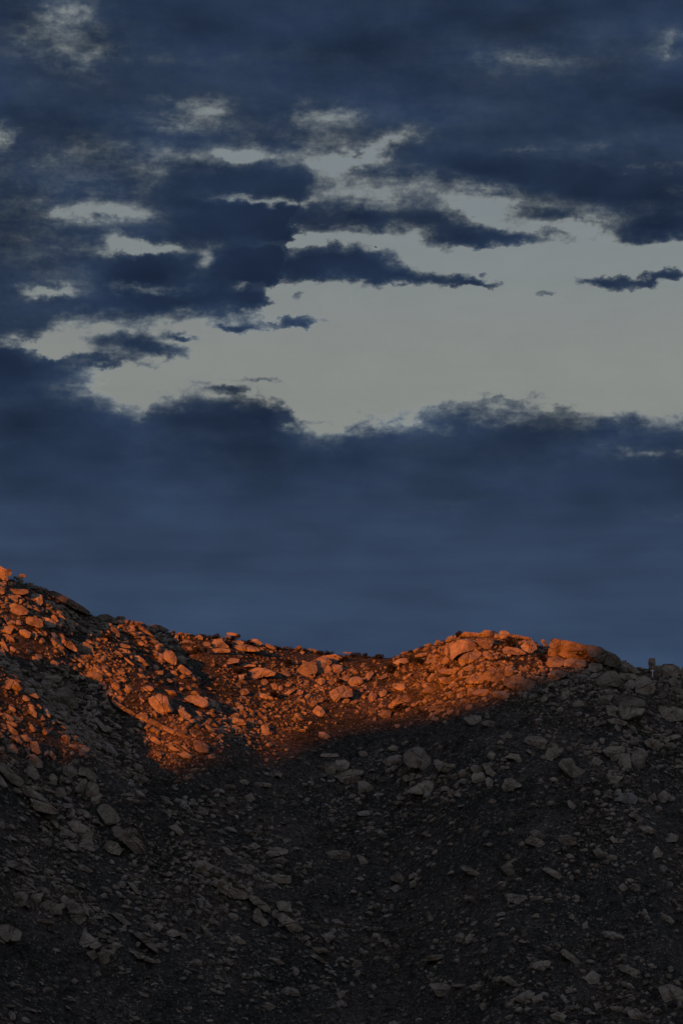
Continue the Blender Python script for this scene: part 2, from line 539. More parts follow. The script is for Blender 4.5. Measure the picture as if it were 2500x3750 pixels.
GX = np.concatenate([[-9000, -5200, -3200, -2100, -1400, -950, -680, -500, -390], np.arange(-330, -186, 4.0), np.arange(-186, 186, 1.0),
                     np.arange(186, 332, 4.0), [390, 500, 680, 950, 1400, 2100, 3200, 5200, 9000]])
GY = np.concatenate([[-9000, -5200, -3000, -1700, -900, -400, -150, -40, 60, 200, 340, 480, 600, 700, 770], np.arange(810, 915, 4.0),
                     np.arange(915, 1312, 1.25), np.arange(1312, 1400, 4.0), [1440, 1500, 1600, 1760, 2000, 2500, 3400, 5200, 9000]])
TX, TY, TZ = height_grid(GX, GY)


def terrain_z(x, y):
    x = np.asarray(x, float); y = np.asarray(y, float)
    i = np.clip(np.searchsorted(GX, x) - 1, 0, len(GX) - 2)
    j = np.clip(np.searchsorted(GY, y) - 1, 0, len(GY) - 2)
    fx = (x - GX[i]) / (GX[i + 1] - GX[i]); fy = (y - GY[j]) / (GY[j + 1] - GY[j])
    return ((TZ[j, i] * (1 - fx) + TZ[j, i + 1] * fx) * (1 - fy) + (TZ[j + 1, i] * (1 - fx) + TZ[j + 1, i + 1] * fx) * fy)


def hit_depth(px, py):
    """camera depth at which the line of sight through a photo pixel meets the ground (nan for sky)"""
    px = np.atleast_1d(np.asarray(px, float)); py = np.atleast_1d(np.asarray(py, float))
    ts = np.arange(880.0, 1330.0, 1.0)
    P3 = world_at(px[:, None], py[:, None], ts[None, :])
    g = P3[..., 2] - terrain_z(P3[..., 0], P3[..., 1])
    below = g < 0
    k = below.argmax(1)
    has = below.any(1) & (k > 0)
    r = np.arange(len(px))
    g0, g1 = g[r, np.maximum(k - 1, 0)], g[r, k]
    t = ts[np.maximum(k - 1, 0)] + g0 / np.where(has, g0 - g1, 1)
    return np.where(has, t, np.nan)


nx, ny = len(GX), len(GY)
idx = np.arange(nx * ny).reshape(ny, nx)
quads = np.stack([idx[:-1, :-1], idx[:-1, 1:], idx[1:, 1:], idx[1:, :-1]], -1).reshape(-1, 4)
o = link('mountain_terrain', mesh_from('mountain_terrain', np.stack([TX, TY, TZ], -1).reshape(-1, 3), quads, M_SOIL, True))
o['kind'] = 'structure'

# ------------------------------------------------------------------ the range to the west, behind the camera, whose shadow climbs the slope
EDGE = [(-250, 2850), (0, 2760), (250, 2790), (500, 2735), (760, 2735), (900, 2720), (1000, 2700), (1200, 2665), (1400, 2625), (1550, 2590), (1700, 2560),
        (1850, 2525), (1960, 2485), (2040, 2455), (2110, 2425), (2190, 2388), (2250, 2350), (2310, 2300), (2450, 2210)]
DW = 2100.0
sh = np.array([-math.sin(SUN_AZ), -math.cos(SUN_AZ)])
se = np.array([math.cos(SUN_AZ), -math.sin(SUN_AZ)])
cu, cz = [], []
C0 = np.array([0.0, 1230.0]) + DW * sh
for (x_, y_) in EDGE:
    tt = hit_depth(x_, y_)[0]
    if np.isnan(tt):
        tt = 1232.0
    p = world_at(x_, y_, tt)
    u_ = float(p[:2] @ se)
    dist = float((C0 - p[:2]) @ sh)
    cu.append(u_ - float(C0 @ se)); cz.append(p[2] + dist * math.tan(SUN_EL))
order = np.argsort(cu)
cu = np.array(cu)[order]; cz = np.array(cz)[order]
us = np.concatenate([np.linspace(-1500, -260, 32), np.linspace(-250, 250, 126), np.linspace(260, 1500, 32)])
crest = np.interp(us, cu, cz)
crest = crest - 130 * np.clip((np.abs(us) - 320) / 1200, 0, 1) ** 1.3
crest += 2.0 * fbm(np.stack([us / 30, us * 0, us * 0 + 4.2], -1), 3) + 20 * fbm(np.stack([us / 240, us * 0, us * 0 + 1.2], -1), 3) * np.clip((np.abs(us) - 200) / 300, 0, 1)
vs = np.concatenate([np.linspace(-430, -30, 22), np.linspace(-20, 20, 9), np.linspace(30, 430, 22)])
UU, VV = np.meshgrid(us, vs)
fall = np.exp(-np.abs(VV / 170) ** 1.5)
ZZ = crest[None, :] * (fall - fall.min()) / (1 - fall.min()) - 3
nn = fbm(np.stack([UU.ravel() / 90, VV.ravel() / 90, UU.ravel() * 0], -1), 4).reshape(UU.shape)
ZZ += 60 * nn * np.clip(np.abs(VV) / 150, 0, 1) * fall
XY = C0 + UU[..., None] * se + VV[..., None] * sh
n1, n2 = len(us), len(vs)
idx = np.arange(n1 * n2).reshape(n2, n1)
quads = np.stack([idx[:-1, :-1], idx[:-1, 1:], idx[1:, 1:], idx[1:, :-1]], -1).reshape(-1, 4)
o = link('western_hills', mesh_from('western_hills', np.concatenate([XY, ZZ[..., None]], -1).reshape(-1, 3), quads, M_SOIL, True))
o['kind'] = 'structure'

# ------------------------------------------------------------------ boulders read from the photo
# each line: outlines measured on enlarged views; view = (x offset, y offset, enlargement)
VIEWS = {
 'a': (0, 2050, 2.8), 'b': (0, 2400, 2.8), 'c': (500, 2250, 2.8), 'd': (500, 2550, 2.8), 'e': (1000, 2320, 2.8),
 'f': (1500, 2270, 2.8), 'g': (1940, 2300, 2.8), 'h': (1140, 2680, 2.8), 'i': (1700, 2650, 1.96), 'j': (0, 2750, 2.8),
 'k': (0, 2800, 1.8447), 'l': (800, 2900, 1.8447), 'm': (1650, 2900, 1.8447)}
OUTLINES = '''
a1 0,65 25,75 45,92 118,100 122,150 95,170 40,150 0,155
a2 0,155 40,152 80,175 85,215 40,205 0,205
a3 140,168 200,170 240,185 240,235 210,240 180,205 145,190
a4 200,150 230,140 262,150 262,178 230,180 200,170
a5 80,228 130,232 125,268 85,262
a6 130,230 165,222 172,262 130,268
a7 308,235 345,238 350,270 310,272
a8 28,215 68,215 65,252 30,245
a9 95,305 180,300 285,305 295,340 230,358 120,345 88,345
a10 0,292 45,295 50,345 0,358
a11 85,375 130,368 182,372 185,430 140,442 95,430
a12 85,460 150,448 240,475 290,520 280,555 200,568 140,550 95,505
a13 320,370 360,342 430,360 440,430 420,465 370,455 335,410
a14 455,460 480,405 515,450 540,490 510,512 455,500
a15 0,452 50,460 70,495 0,498
a16 235,600 300,585 380,590 435,620 440,690 390,695 320,670 250,640
a17 440,590 500,600 575,640 570,690 500,700 460,650
a18 632,480 660,475 705,492 705,515 650,515
a19 580,530 600,528 640,570 675,605 650,622 610,585
a20 690,600 740,620 800,655 780,688 690,640
a40 802,657 860,690 925,740 915,760 850,738 792,692
a21 985,740 1010,720 1050,735 1040,775 990,770
a22 1140,690 1160,680 1210,720 1232,765 1228,798 1180,775 1145,735
a23 1462,785 1485,780 1515,850 1500,858 1475,830
a24 1180,850 1240,855 1330,880 1340,905 1250,900 1190,880
a25 820,855 880,845 945,885 963,960 850,960 825,900
a26 590,800 630,790 680,830 735,840 780,900 790,945 700,905 640,870
a27 1000,580 1040,560 1110,562 1180,600 1170,625 1050,625
a28 1185,595 1215,577 1275,582 1290,605 1260,618 1195,615
a29 1180,625 1250,615 1310,640 1340,662 1240,665 1160,645
a30 520,310 620,350 740,410 850,480 940,550 900,565 780,510 640,430 540,360
a31 1170,945 1220,940 1265,985 1240,1005 1190,970
a32 1270,1000 1300,1010 1380,1075 1360,1085 1290,1030
a33 1370,985 1430,985 1495,1040 1470,1060 1410,1030
a34 200,720 260,715 320,750 300,800 220,790
a35 315,745 360,735 390,780 370,820 325,815
a36 330,990 390,1000 425,1060 390,1095 340,1040
a37 0,840 50,850 95,935 60,945 20,890
a38 95,890 125,890 175,920 140,950 105,920
a39 0,690 80,680 140,700 110,760 20,745
b1 50,280 100,245 150,250 205,300 222,340 200,368 120,345 65,320
b2 235,330 265,320 340,340 370,385 400,440 350,430 290,400 245,370
b3 385,340 435,355 438,395 415,440 385,385
b4 530,395 600,340 680,325 740,365 790,470 812,520 740,540 650,510 560,450
b5 345,205 400,182 448,195 440,235 390,255 348,245
b6 460,215 560,208 640,235 610,275 520,280 470,250
b7 410,290 460,255 530,270 535,300 500,345 440,330
b8 100,95 150,85 200,140 245,210 220,225 160,185 110,130
b9 902,170 960,160 1050,205 1048,275 960,280 905,260
b10 960,155 1010,145 1055,160 1050,205 1000,190
b11 605,570 650,560 695,580 690,620 722,685 690,690 630,620
b12 300,530 340,530 380,590 375,640 340,620 305,570
b13 390,590 430,600 470,660 430,665 395,630
b14 370,485 400,500 432,535 415,560 380,520
b15 920,460 960,450 995,480 980,508 935,490
b16 1140,455 1180,455 1300,540 1390,590 1370,615 1260,565 1170,510
b17 1050,500 1100,500 1190,575 1170,592 1080,550
b18 840,570 890,565 895,605 850,612
b19 895,580 935,580 950,620 920,655 895,630
b20 940,710 980,705 1005,740 975,755 945,740
b21 960,645 1000,640 1100,750 1105,785 1060,775 1010,710
b22 1390,615 1450,605 1515,635 1510,690 1450,670
b23 70,720 110,720 180,780 190,820 140,815 90,765
b24 150,850 185,825 235,890 225,915 175,890
b25 205,820 270,815 320,865 290,890 240,870
b26 320,880 380,885 400,930 420,1000 380,1010 310,960
b27 60,920 130,900 190,970 180,1010 100,985
b28 480,950 520,965 580,1040 560,1080 500,1010
b29 800,925 870,920 930,960 900,1000 840,975
b30 1090,900 1150,930 1210,1000 1200,1040 1120,980
b31 300,1020 350,1015 430,1080 435,1150 380,1155 310,1080
b32 1315,760 1350,745 1390,800 1375,820 1330,790
b33 650,840 680,830 700,855 670,865
b34 1145,295 1180,272 1225,305 1225,340 1180,355 1150,330
b35 1232,235 1270,230 1300,265 1285,285 1240,260
b36 218,262 270,265 335,305 300,320 260,318
c1 262,440 290,380 350,373 395,400 408,450 405,520 350,505 300,470
c2 175,430 230,400 275,405 265,465 215,465
c3 415,440 470,420 515,455 510,505 440,500
c4 415,545 460,515 520,555 570,600 540,620 470,605
c5 180,580 275,575 270,625 200,610
c6 345,575 400,580 425,620 380,635
c7 130,890 160,845 240,820 310,845 340,920 375,990 330,1010 210,990 150,930
c8 480,850 560,830 650,840 730,880 740,940 690,960 600,930 520,885
c9 755,870 810,890 815,945 755,945
c10 1050,790 1080,762 1130,765 1165,805 1130,825 1060,828
c11 1140,620 1160,570 1240,545 1340,560 1425,595 1410,625 1310,640 1200,665
c12 1050,515 1130,512 1220,515 1215,535 1080,535
c13 770,330 790,260 870,245 900,290 950,335 880,345
c14 955,335 1000,320 1120,305 1230,340 1285,375 1200,380 1060,375
c15 740,365 830,345 950,350 960,385 830,400
c16 985,275 1060,265 1100,285 1085,310 1010,305
c17 1160,290 1180,252 1240,255 1295,300 1240,325
c18 1315,295 1370,310 1430,345 1400,362 1330,330
c19 675,290 720,280 760,295 755,325 695,322
c20 615,230 645,205 685,235 675,262 635,262
c21 385,235 420,190 440,200 425,250 390,262
c22 920,190 970,182 1050,205 1040,222 940,212
c23 900,225 940,218 970,235 950,245
c24 900,505 960,450 1050,455 1045,490 960,510
c25 1375,710 1440,712 1445,770 1400,775
c26 1450,735 1495,730 1500,775 1455,780
c27 1275,680 1320,665 1355,690 1330,720 1285,725
c28 1030,930 1080,925 1105,960 1080,990 1035,970
c29 965,960 1020,955 1030,985 975,992
c30 425,975 500,990 560,1040 540,1080 460,1060
c31 1250,810 1330,815 1370,840 1330,870 1260,850
c32 140,120 190,102 250,115 340,165 300,180 190,160
c33 1040,620 1100,618 1105,660 1060,678
c34 1020,425 1060,418 1095,435 1060,448
c35 420,290 455,285 460,305 430,312
c36 500,330 555,330 575,365 545,372
c37 520,515 560,530 585,560 550,560
c38 1360,375 1400,372 1395,400 1365,400
d1 0,185 60,180 120,200 110,260 60,245 0,220
d2 110,215 200,250 270,290 240,322 120,275
d26 262,292 330,315 400,355 372,390 280,345
d27 402,352 470,385 545,418 500,432 420,402
d3 425,140 500,155 560,210 540,245 470,230
d4 590,210 640,225 665,270 620,275
d5 690,270 740,300 770,330 710,330
d6 725,235 760,240 778,275 745,280
d7 930,240 1000,215 1090,240 1125,290 1050,300 970,280
d8 1135,230 1200,225 1210,310 1140,310
d9 1210,250 1270,245 1300,275 1240,300
d10 1280,300 1330,275 1360,330 1360,395 1300,400 1275,360
d11 585,500 610,455 670,460 740,510 735,580 640,575 600,540
d12 440,600 490,562 580,610 560,645 480,632
d13 320,500 350,490 425,545 410,570 340,540
d14 130,430 190,415 255,475 230,500 160,460
d15 730,605 780,590 820,620 790,640 740,635
d16 535,820 570,795 585,830 550,845
d17 1055,860 1110,850 1165,875 1140,905 1070,900
d18 1200,870 1270,880 1380,895 1370,930 1270,925 1205,905
d19 895,905 1025,910 1010,950 930,960
d20 1340,800 1400,772 1505,775 1480,830 1430,815 1390,840
d21 1220,150 1245,140 1320,215 1270,215
d22 455,505 490,500 565,575 540,580
d23 630,890 680,900 750,945 720,960 660,920
d24 1100,1030 1180,990 1215,1060 1150,1090
d25 920,1040 1000,1030 1010,1080 950,1100
e1 245,370 300,320 437,262 450,402 300,432 250,408
e2 440,265 520,225 602,290 577,330 605,370 560,402 455,402
e3 585,305 690,325 712,370 680,402 615,395 606,340
e4 530,228 640,212 705,250 640,292 604,288
e5 770,500 800,450 860,440 920,465 915,505 840,545 785,530
e6 935,470 960,410 1010,385 1028,410 990,470 945,495
e7 582,600 640,560 720,530 800,575 815,640 780,650 700,660 650,710 625,690 585,640
e8 690,680 740,650 785,680 770,710 700,715
e9 115,530 150,495 190,500 190,525 150,548
e10 85,390 110,372 165,400 188,430 150,442 95,425
e11 100,625 160,580 225,552 238,570 190,605 140,640
e12 235,600 260,570 310,590 300,620 245,635
e13 0,520 35,515 45,550 30,578 0,570
e14 50,540 85,530 100,555 90,585 50,580
e15 450,500 480,450 530,470 530,510 480,530
e16 705,460 750,422 785,450 770,495 730,485
e17 560,500 610,488 635,510 590,530
e18 405,800 450,735 500,765 530,810 500,850 430,845
e19 370,740 400,690 460,690 440,730 390,760
e20 975,660 985,620 1050,615 1060,650 1020,700 985,690
e21 1085,610 1140,575 1165,590 1150,640 1095,650
e22 1180,750 1220,690 1350,630 1425,660 1410,710 1350,705 1290,720 1250,780
e23 1070,825 1140,785 1205,790 1200,860 1130,868
e24 1220,545 1270,515 1345,520 1365,560 1330,590 1270,575
e25 1225,295 1290,260 1350,250 1365,280 1320,318 1250,310
e26 1070,460 1160,405 1170,440 1110,475
e27 1445,245 1480,215 1568,190 1568,230 1490,250
e28 1465,550 1490,508 1525,545 1500,572
e29 1520,510 1568,500 1568,555 1535,545
e30 245,130 270,120 298,145 260,160
e31 270,190 300,180 325,195 300,215
e32 700,195 760,188 825,203 780,210
e33 1240,935 1290,925 1310,955 1260,970
e34 1395,915 1440,905 1450,930 1405,935
e35 465,1010 530,1010 590,1060 530,1085 470,1060
e36 1350,775 1400,757 1410,790 1360,800
e37 1070,745 1100,720 1135,735 1110,760
e38 1225,420 1280,390 1305,420 1270,450
e39 350,155 420,160 500,200 440,200 370,180
e40 885,575 915,558 925,590 895,605
e41 1330,490 1390,472 1400,495 1340,510
e42 630,835 665,820 680,845 645,855
f1 420,395 425,300 440,255 500,205 590,200 650,225 685,275 640,305 540,340 465,365 455,395
f2 500,400 560,350 690,320 735,340 700,390 620,440 530,475 505,440
f3 700,200 760,185 870,185 850,240 825,300 770,300 715,260
f4 700,145 770,103 825,110 815,170 760,178 705,170
f5 825,120 860,112 895,130 880,175 820,178
f6 915,140 930,112 980,110 1022,140 1015,155 960,152
f7 905,148 960,150 1000,165 995,200 930,190
f8 1135,270 1200,220 1240,205 1285,245 1300,300 1230,345 1160,310
f9 950,300 1010,280 1100,290 1200,345 1120,365 970,350
f10 360,225 385,180 430,158 450,190 430,215
f11 248,255 275,203 310,215 310,255
f12 520,160 560,123 700,135 690,165 600,175
f13 350,340 350,290 380,255 415,280 410,350 375,365
f14 735,345 780,315 840,360 858,410 820,415 760,370
f15 545,490 600,470 660,480 660,510 590,525 550,515
f16 735,570 800,520 900,485 960,475 958,600 940,645 860,640 780,620
f17 966,475 1020,470 1055,510 1050,555 1000,580 968,570
f18 962,620 1020,582 1090,565 1160,590 1270,630 1270,710 1150,720 1060,710 985,670
f19 555,620 640,580 730,560 770,600 780,640 680,655 600,650
f20 635,740 700,715 800,710 810,780 720,780 650,765
f21 290,500 380,500 500,510 490,550 390,560 300,540
f22 295,600 350,590 440,600 430,650 360,660 310,630
f23 125,730 180,680 240,685 285,725 220,755 140,745
f24 175,600 210,570 248,575 240,625 190,635
f25 60,680 80,645 125,670 125,700 80,712
f26 120,660 160,640 205,650 180,690 140,695
f27 350,750 420,730 470,770 410,805
f28 480,760 510,748 550,780 530,800 485,795
f29 190,920 220,880 290,885 270,920 200,942
f30 550,1010 620,980 720,985 735,1030 680,1085 610,1080
f31 725,1050 790,1030 865,1045 850,1095 770,1090
f32 210,1020 260,995 300,1010 270,1038
f33 765,990 800,980 825,1000 790,1015
f34 40,370 110,340 200,330 170,360 100,385
f35 150,440 180,405 280,400 260,425 190,450
f36 310,450 360,380 405,400 390,450
f37 1340,215 1365,196 1395,220 1385,240 1345,238
f38 1360,245 1400,240 1415,270 1380,280
f39 840,745 890,728 960,735 1020,760 1010,810 920,815 860,790
f40 500,635 530,628 540,660 510,668
f41 300,660 340,655 360,700 320,710
f42 1110,490 1160,485 1215,500 1200,530 1130,530
f43 1010,155 1060,150 1150,165 1240,185 1245,205 1180,200 1060,180
g1 180,290 195,190 215,125 240,112 322,123 332,190 290,290
g2 322,125 450,148 571,178 583,290 540,320 400,315 300,275 327,190
g3 582,180 650,185 720,200 800,240 880,280 920,330 900,400 800,385 680,345 600,290
g4 160,370 190,310 270,292 330,310 340,370 310,395 200,400
g5 345,320 420,312 560,330 580,390 480,410 350,390
g6 600,440 600,370 640,355 735,370 740,420 680,450
g7 925,440 930,380 1000,355 1080,410 1120,460 1000,460
g8 922,335 985,330 985,355 920,372
g9 1208,345 1215,320 1235,305 1250,313 1275,308 1282,350 1278,388 1215,397
g10 1215,398 1280,385 1335,388 1338,480 1300,500 1255,490 1225,440
g11 1342,390 1375,370 1460,372 1520,400 1545,460 1500,485 1440,500 1345,480
g12 1545,420 1568,395 1600,400 1600,500 1550,480
g13 680,570 710,500 790,450 860,445 900,480 920,540 900,600 800,590 720,600
g14 1075,600 1085,520 1110,485 1190,495 1245,545 1275,620 1260,665 1190,685 1080,655
g15 965,580 1010,535 1075,540 1060,620 990,640
g16 920,460 1050,470 1100,500 1040,530 950,530 915,500
g17 1420,520 1480,510 1540,550 1540,610 1480,600 1420,560
g18 820,730 850,690 960,690 1080,710 1160,740 1180,800 1100,820 1000,800 880,780
g19 880,840 930,800 1080,820 1180,830 1140,890 1000,940 940,930 900,880
g20 690,740 740,690 800,675 860,680 820,740 800,780 700,780
g21 1310,690 1350,655 1400,670 1390,710 1330,715
g22 945,660 980,645 1000,670 970,685
g23 1310,800 1400,800 1580,830 1580,940 1400,960 1330,900
g24 430,770 500,740 560,770 540,800 450,805
g25 260,840 310,805 345,820 330,855 275,858
g26 650,970 700,945 725,980 690,1005 655,995
g27 610,490 660,460 720,470 700,500 630,510
g28 205,500 215,440 280,430 380,445 360,490 280,530 220,545
g29 100,740 130,695 180,690 170,740 120,770
g30 320,665 360,645 410,660 400,700 340,710
g31 780,940 900,930 1000,970 960,1000 830,980
g32 860,1010 885,980 930,1050 890,1055
g33 780,800 830,790 880,830 870,900 790,890
g34 1460,620 1520,610 1580,640 1580,690 1500,670
h1 135,350 155,315 235,315 250,390 230,450 160,450 140,400
h2 250,290 330,280 390,320 370,380 300,410 250,380
h3 240,450 300,412 420,385 555,410 500,440 490,500 440,540 340,540
h4 480,512 540,500 640,570 600,610 480,630
h5 950,240 990,190 1080,155 1140,170 1200,240 1240,300 1250,360 1170,400 1090,370 1000,355 950,300
h6 725,300 800,255 880,238 935,250 935,300 870,330 760,335
h7 1255,285 1310,295 1400,330 1470,330 1460,390 1380,415 1300,400 1270,340
h8 970,605 1060,560 1160,498 1240,515 1265,580 1250,625 1150,645 1030,630
h9 485,230 490,198 550,195 580,240 520,260
h10 805,380 830,345 880,340 885,370 830,405
h11 930,465 970,440 1045,480 1040,500 960,510
h12 1330,600 1340,560 1400,560 1430,605
h13 780,170 830,135 900,150 890,190 800,195
h14 630,645 680,620 745,630 720,660 650,660
h15 670,1020 710,1005 750,1030 730,1050 680,1040
h16 470,830 540,808 610,820 590,860 490,865
h17 620,850 680,820 700,850 640,865
h18 870,660 960,665 970,690 890,698
h19 640,200 720,165 745,185 680,215
h20 85,250 110,220 270,220 285,250 180,265
h21 1320,690 1325,655 1350,655 1358,700
h22 1500,510 1540,475 1600,490 1590,545
i1 985,190 1040,165 1150,165 1140,210 1080,275 1040,250
i2 1040,160 1050,130 1105,135 1100,160
i3 1100,280 1130,215 1180,220 1195,320 1130,310
i4 1190,250 1220,200 1280,185 1315,225 1290,260 1290,320 1200,320
i5 1410,125 1440,100 1540,70 1550,95 1480,120 1420,140
i6 1285,130 1330,105 1400,125 1405,170 1380,195 1310,165
i7 1175,130 1200,100 1250,105 1245,150 1190,150
i8 675,300 700,255 760,250 800,310 870,340 880,370 820,385 760,385 720,350
i9 575,230 600,175 710,170 690,220 620,265 580,255
i10 425,130 440,90 540,90 595,125 570,160 480,155
i11 285,245 330,215 390,225 410,260 395,285 350,255
i12 270,450 290,400 340,390 380,415 415,445 360,465 285,495
i13 150,400 170,385 205,410 200,460 165,470
i14 50,380 70,350 130,350 150,400 90,430 55,420
i15 40,320 60,295 100,300 145,360 60,345
i16 130,300 180,310 230,370 220,390 160,360
i17 285,80 310,52 345,85 330,105 295,100
i18 230,140 255,118 285,135 265,155
i19 435,190 460,185 510,225 490,230
i20 765,150 780,135 810,150 795,172
i21 1100,555 1120,505 1190,495 1240,525 1225,575 1150,570
i22 1310,540 1360,495 1380,545 1330,558
i23 1380,520 1430,475 1480,510 1440,565 1395,560
i24 430,850 470,805 560,840 575,880 545,900
i25 470,780 520,760 580,800 575,840 500,815
i26 670,840 690,800 750,810 800,820 800,865 720,880
i27 1015,960 1040,940 1095,950 1090,975 1035,985
i28 920,910 960,890 1000,930 995,975 950,960
i29 1040,825 1060,805 1100,850 1070,860
i30 1340,940 1375,875 1420,930 1410,955 1360,965
i31 1435,825 1480,785 1535,810 1520,845 1460,850
i32 1170,645 1230,645 1285,685 1260,700 1190,670
i33 1250,735 1320,735 1380,775 1330,790 1260,760
i34 265,1030 320,985 345,1020 365,1095 320,1100 280,1060
i35 550,1040 600,1033 660,1060 700,1095 680,1120 610,1085
i36 735,560 750,545 800,590 785,620 750,600
i37 255,795 285,770 315,790 290,810
i38 910,270 930,235 990,270 960,305
i39 1030,400 1080,375 1140,380 1100,420
i40 1005,385 1040,345 1060,370 1030,390
i41 160,225 190,195 225,215 205,255 170,250
i42 1430,150 1490,135 1525,160 1480,195
i43 825,905 880,890 880,915 830,920
i44 165,560 200,538 230,555 210,580
j1 200,370 250,350 330,390 420,450 520,550 620,635 540,642 440,622 350,600 320,510 250,430
j2 0,90 60,140 160,230 250,310 215,368 120,325 40,245 0,185
j3 640,160 700,150 780,170 790,240 720,280 650,230
j4 800,240 830,165 900,180 985,245 985,330 920,305 880,260
j5 820,400 820,300 890,290 900,330 870,400 850,440
j6 872,470 882,390 920,310 1000,350 1020,420 970,465
j7 930,530 940,470 1010,470 1030,530 970,550
j8 1000,600 1040,550 1110,550 1200,630 1230,710 1180,745 1090,760 1040,680
j9 1150,790 1200,770 1320,830 1440,920 1485,1000 1480,1070 1400,1075 1300,960 1180,880
j10 1280,790 1330,790 1420,850 1485,940 1440,925 1350,855
j11 1060,990 1120,915 1200,940 1255,1020 1220,1070 1130,1050
j12 690,730 800,730 900,780 960,830 950,920 850,900 760,830
j13 800,900 900,890 960,940 960,990 860,970
j14 1355,280 1400,235 1470,240 1530,295 1440,345 1365,320
j15 1365,150 1400,128 1460,150 1480,200 1440,225 1390,190
j16 460,670 520,655 580,670 550,695 480,690
j17 660,865 700,845 740,865 710,885
j18 650,940 690,905 740,960 800,1010 770,1030 690,990
j19 0,700 55,770 40,805 0,780
j20 500,270 540,230 590,270 580,360 530,330
j21 550,440 590,380 660,390 690,450 620,480
j22 260,200 300,140 370,190 415,270 360,295 290,250
j23 0,240 30,280 85,365 40,375 0,340
j24 725,600 760,590 795,630 770,640
j25 810,665 840,665 880,710 850,705
j26 185,525 230,525 290,580 240,575
k1 90,870 150,860 200,870 170,950 120,960
k2 205,880 300,865 270,930 220,935
k3 280,930 340,920 415,950 415,1010 360,1015 300,970
k4 455,920 490,900 560,980 590,1040 540,1075 490,1060 460,980
k5 560,930 600,980 605,1030 570,1000
k6 540,1190 570,1125 600,1140 690,1220 640,1245 600,1230 540,1240
k7 585,1270 640,1250 660,1300 620,1325
k8 665,1300 700,1230 745,1280 740,1330 690,1360
k9 1110,1150 1160,1105 1230,1150 1170,1165
k10 1025,1100 1070,1065 1105,1090 1080,1130 1040,1125
k11 750,1205 790,1200 830,1225 790,1245
k12 630,1405 670,1395 690,1420 660,1435
k13 480,1460 505,1440 530,1465 505,1485
k14 55,1475 90,1465 115,1490 80,1505
k15 1440,810 1500,780 1560,830 1568,890 1520,880
k16 1160,905 1210,900 1260,925 1190,935
k17 1335,650 1380,645 1440,690 1400,720 1350,740
k18 520,670 570,680 630,720 600,730 540,705
k19 25,650 100,650 190,700 160,725 70,690
k20 860,790 900,800 960,880 920,870
k21 0,1090 60,1080 150,1130 130,1190 40,1200 0,1150
k22 890,1130 960,1140 1060,1230 1070,1280 1000,1230
k23 870,1250 920,1260 1060,1330 1040,1345 930,1310
k24 1360,1080 1390,1090 1430,1160 1390,1150
k25 740,1000 820,1010 890,1080 840,1080
k26 1130,300 1190,315 1195,345 1140,330
k27 930,1530 1000,1550 1005,1575 950,1560
k28 1040,1720 1080,1715 1105,1745 1060,1740
k29 350,1120 410,1130 380,1145
k30 1140,420 1190,400 1245,460 1220,480
l1 0,600 40,595 100,650 190,670 220,700 170,725 90,720 0,670
l2 190,690 260,710 340,770 355,820 300,800 230,750
l3 385,745 440,735 490,770 470,810 410,800
l4 380,820 440,820 520,880 580,930 500,950 430,900
l5 230,830 290,830 340,890 300,910 240,870
l6 75,980 120,962 190,1020 150,1030 90,1010
l7 535,990 600,965 620,985 570,1015
l8 700,970 750,945 790,980 740,1020
l9 720,400 830,390 880,400 890,450 760,460
l10 930,420 980,440 1015,480 960,490
l11 1155,580 1220,545 1270,600 1230,620 1175,600
l12 1160,650 1200,625 1235,655 1190,680
l13 1285,560 1340,545 1350,575 1290,590
l14 1290,610 1330,590 1345,640 1300,650
l15 930,585 960,567 985,590 960,605
l16 320,580 400,555 485,570 485,615 420,620
l17 210,370 245,340 275,370 250,390
l18 310,420 380,370 470,390 460,420 350,440
l19 360,460 430,435 475,465 440,490
l20 430,320 480,312 490,335 450,345
l21 900,1170 930,1135 970,1150 960,1180 910,1190
l22 1035,1120 1075,1105 1090,1125 1050,1140
l23 1100,990 1150,1000 1175,1060 1130,1040
l24 1180,1020 1220,1040 1225,1075 1190,1060
l25 1370,1140 1420,1105 1520,1095 1550,1115 1450,1140
l26 1420,1300 1500,1290 1568,1310 1568,1380 1480,1380
l27 790,1360 840,1340 860,1370 820,1400
l28 415,1350 470,1310 540,1340 550,1380 470,1375
l29 1395,820 1420,805 1455,870 1420,875
l30 280,1440 340,1420 390,1450 350,1480
l31 350,1120 400,1125 450,1160 410,1170
l32 610,1100 660,1100 740,1160 690,1150
l33 620,1050 700,1050 760,1080 680,1090
l34 160,250 210,255 230,265 190,280
l35 245,250 270,240 290,280 265,300
m1 1130,640 1160,615 1195,650 1160,675
m2 890,890 920,870 925,920 880,920
m3 530,1165 600,1140 670,1140 665,1180 620,1210 560,1195
m4 895,1260 955,1205 1000,1240 1000,1290 940,1300
m5 1115,1165 1190,1170 1285,1220 1240,1250 1150,1210
m6 430,1400 480,1355 570,1350 540,1400 480,1430
m7 540,1385 610,1365 620,1410 560,1435
m8 670,1510 720,1485 785,1510 750,1545 690,1540
m9 1190,1480 1250,1460 1310,1520 1280,1545 1210,1530
m10 1400,1320 1480,1300 1568,1340 1560,1420 1440,1420
m11 740,1080 770,1060 830,1110 885,1160 850,1170 760,1110
m12 20,980 60,945 90,965 85,1020 40,1010
m13 95,990 130,955 150,980 140,1020 105,1030
m14 340,1260 390,1240 445,1290 440,1330 380,1290
m15 360,690 420,690 520,710 450,760 390,740
m16 530,705 630,705 600,730 540,735
m17 120,1310 170,1300 205,1325 160,1345
m18 1040,1320 1070,1305 1090,1325 1060,1345
m19 190,1440 220,1425 250,1460 210,1480
m20 1070,1450 1150,1450 1180,1480 1100,1490
m21 960,1430 1000,1415 1020,1450 980,1470
m22 1170,1290 1210,1290 1240,1330 1190,1325
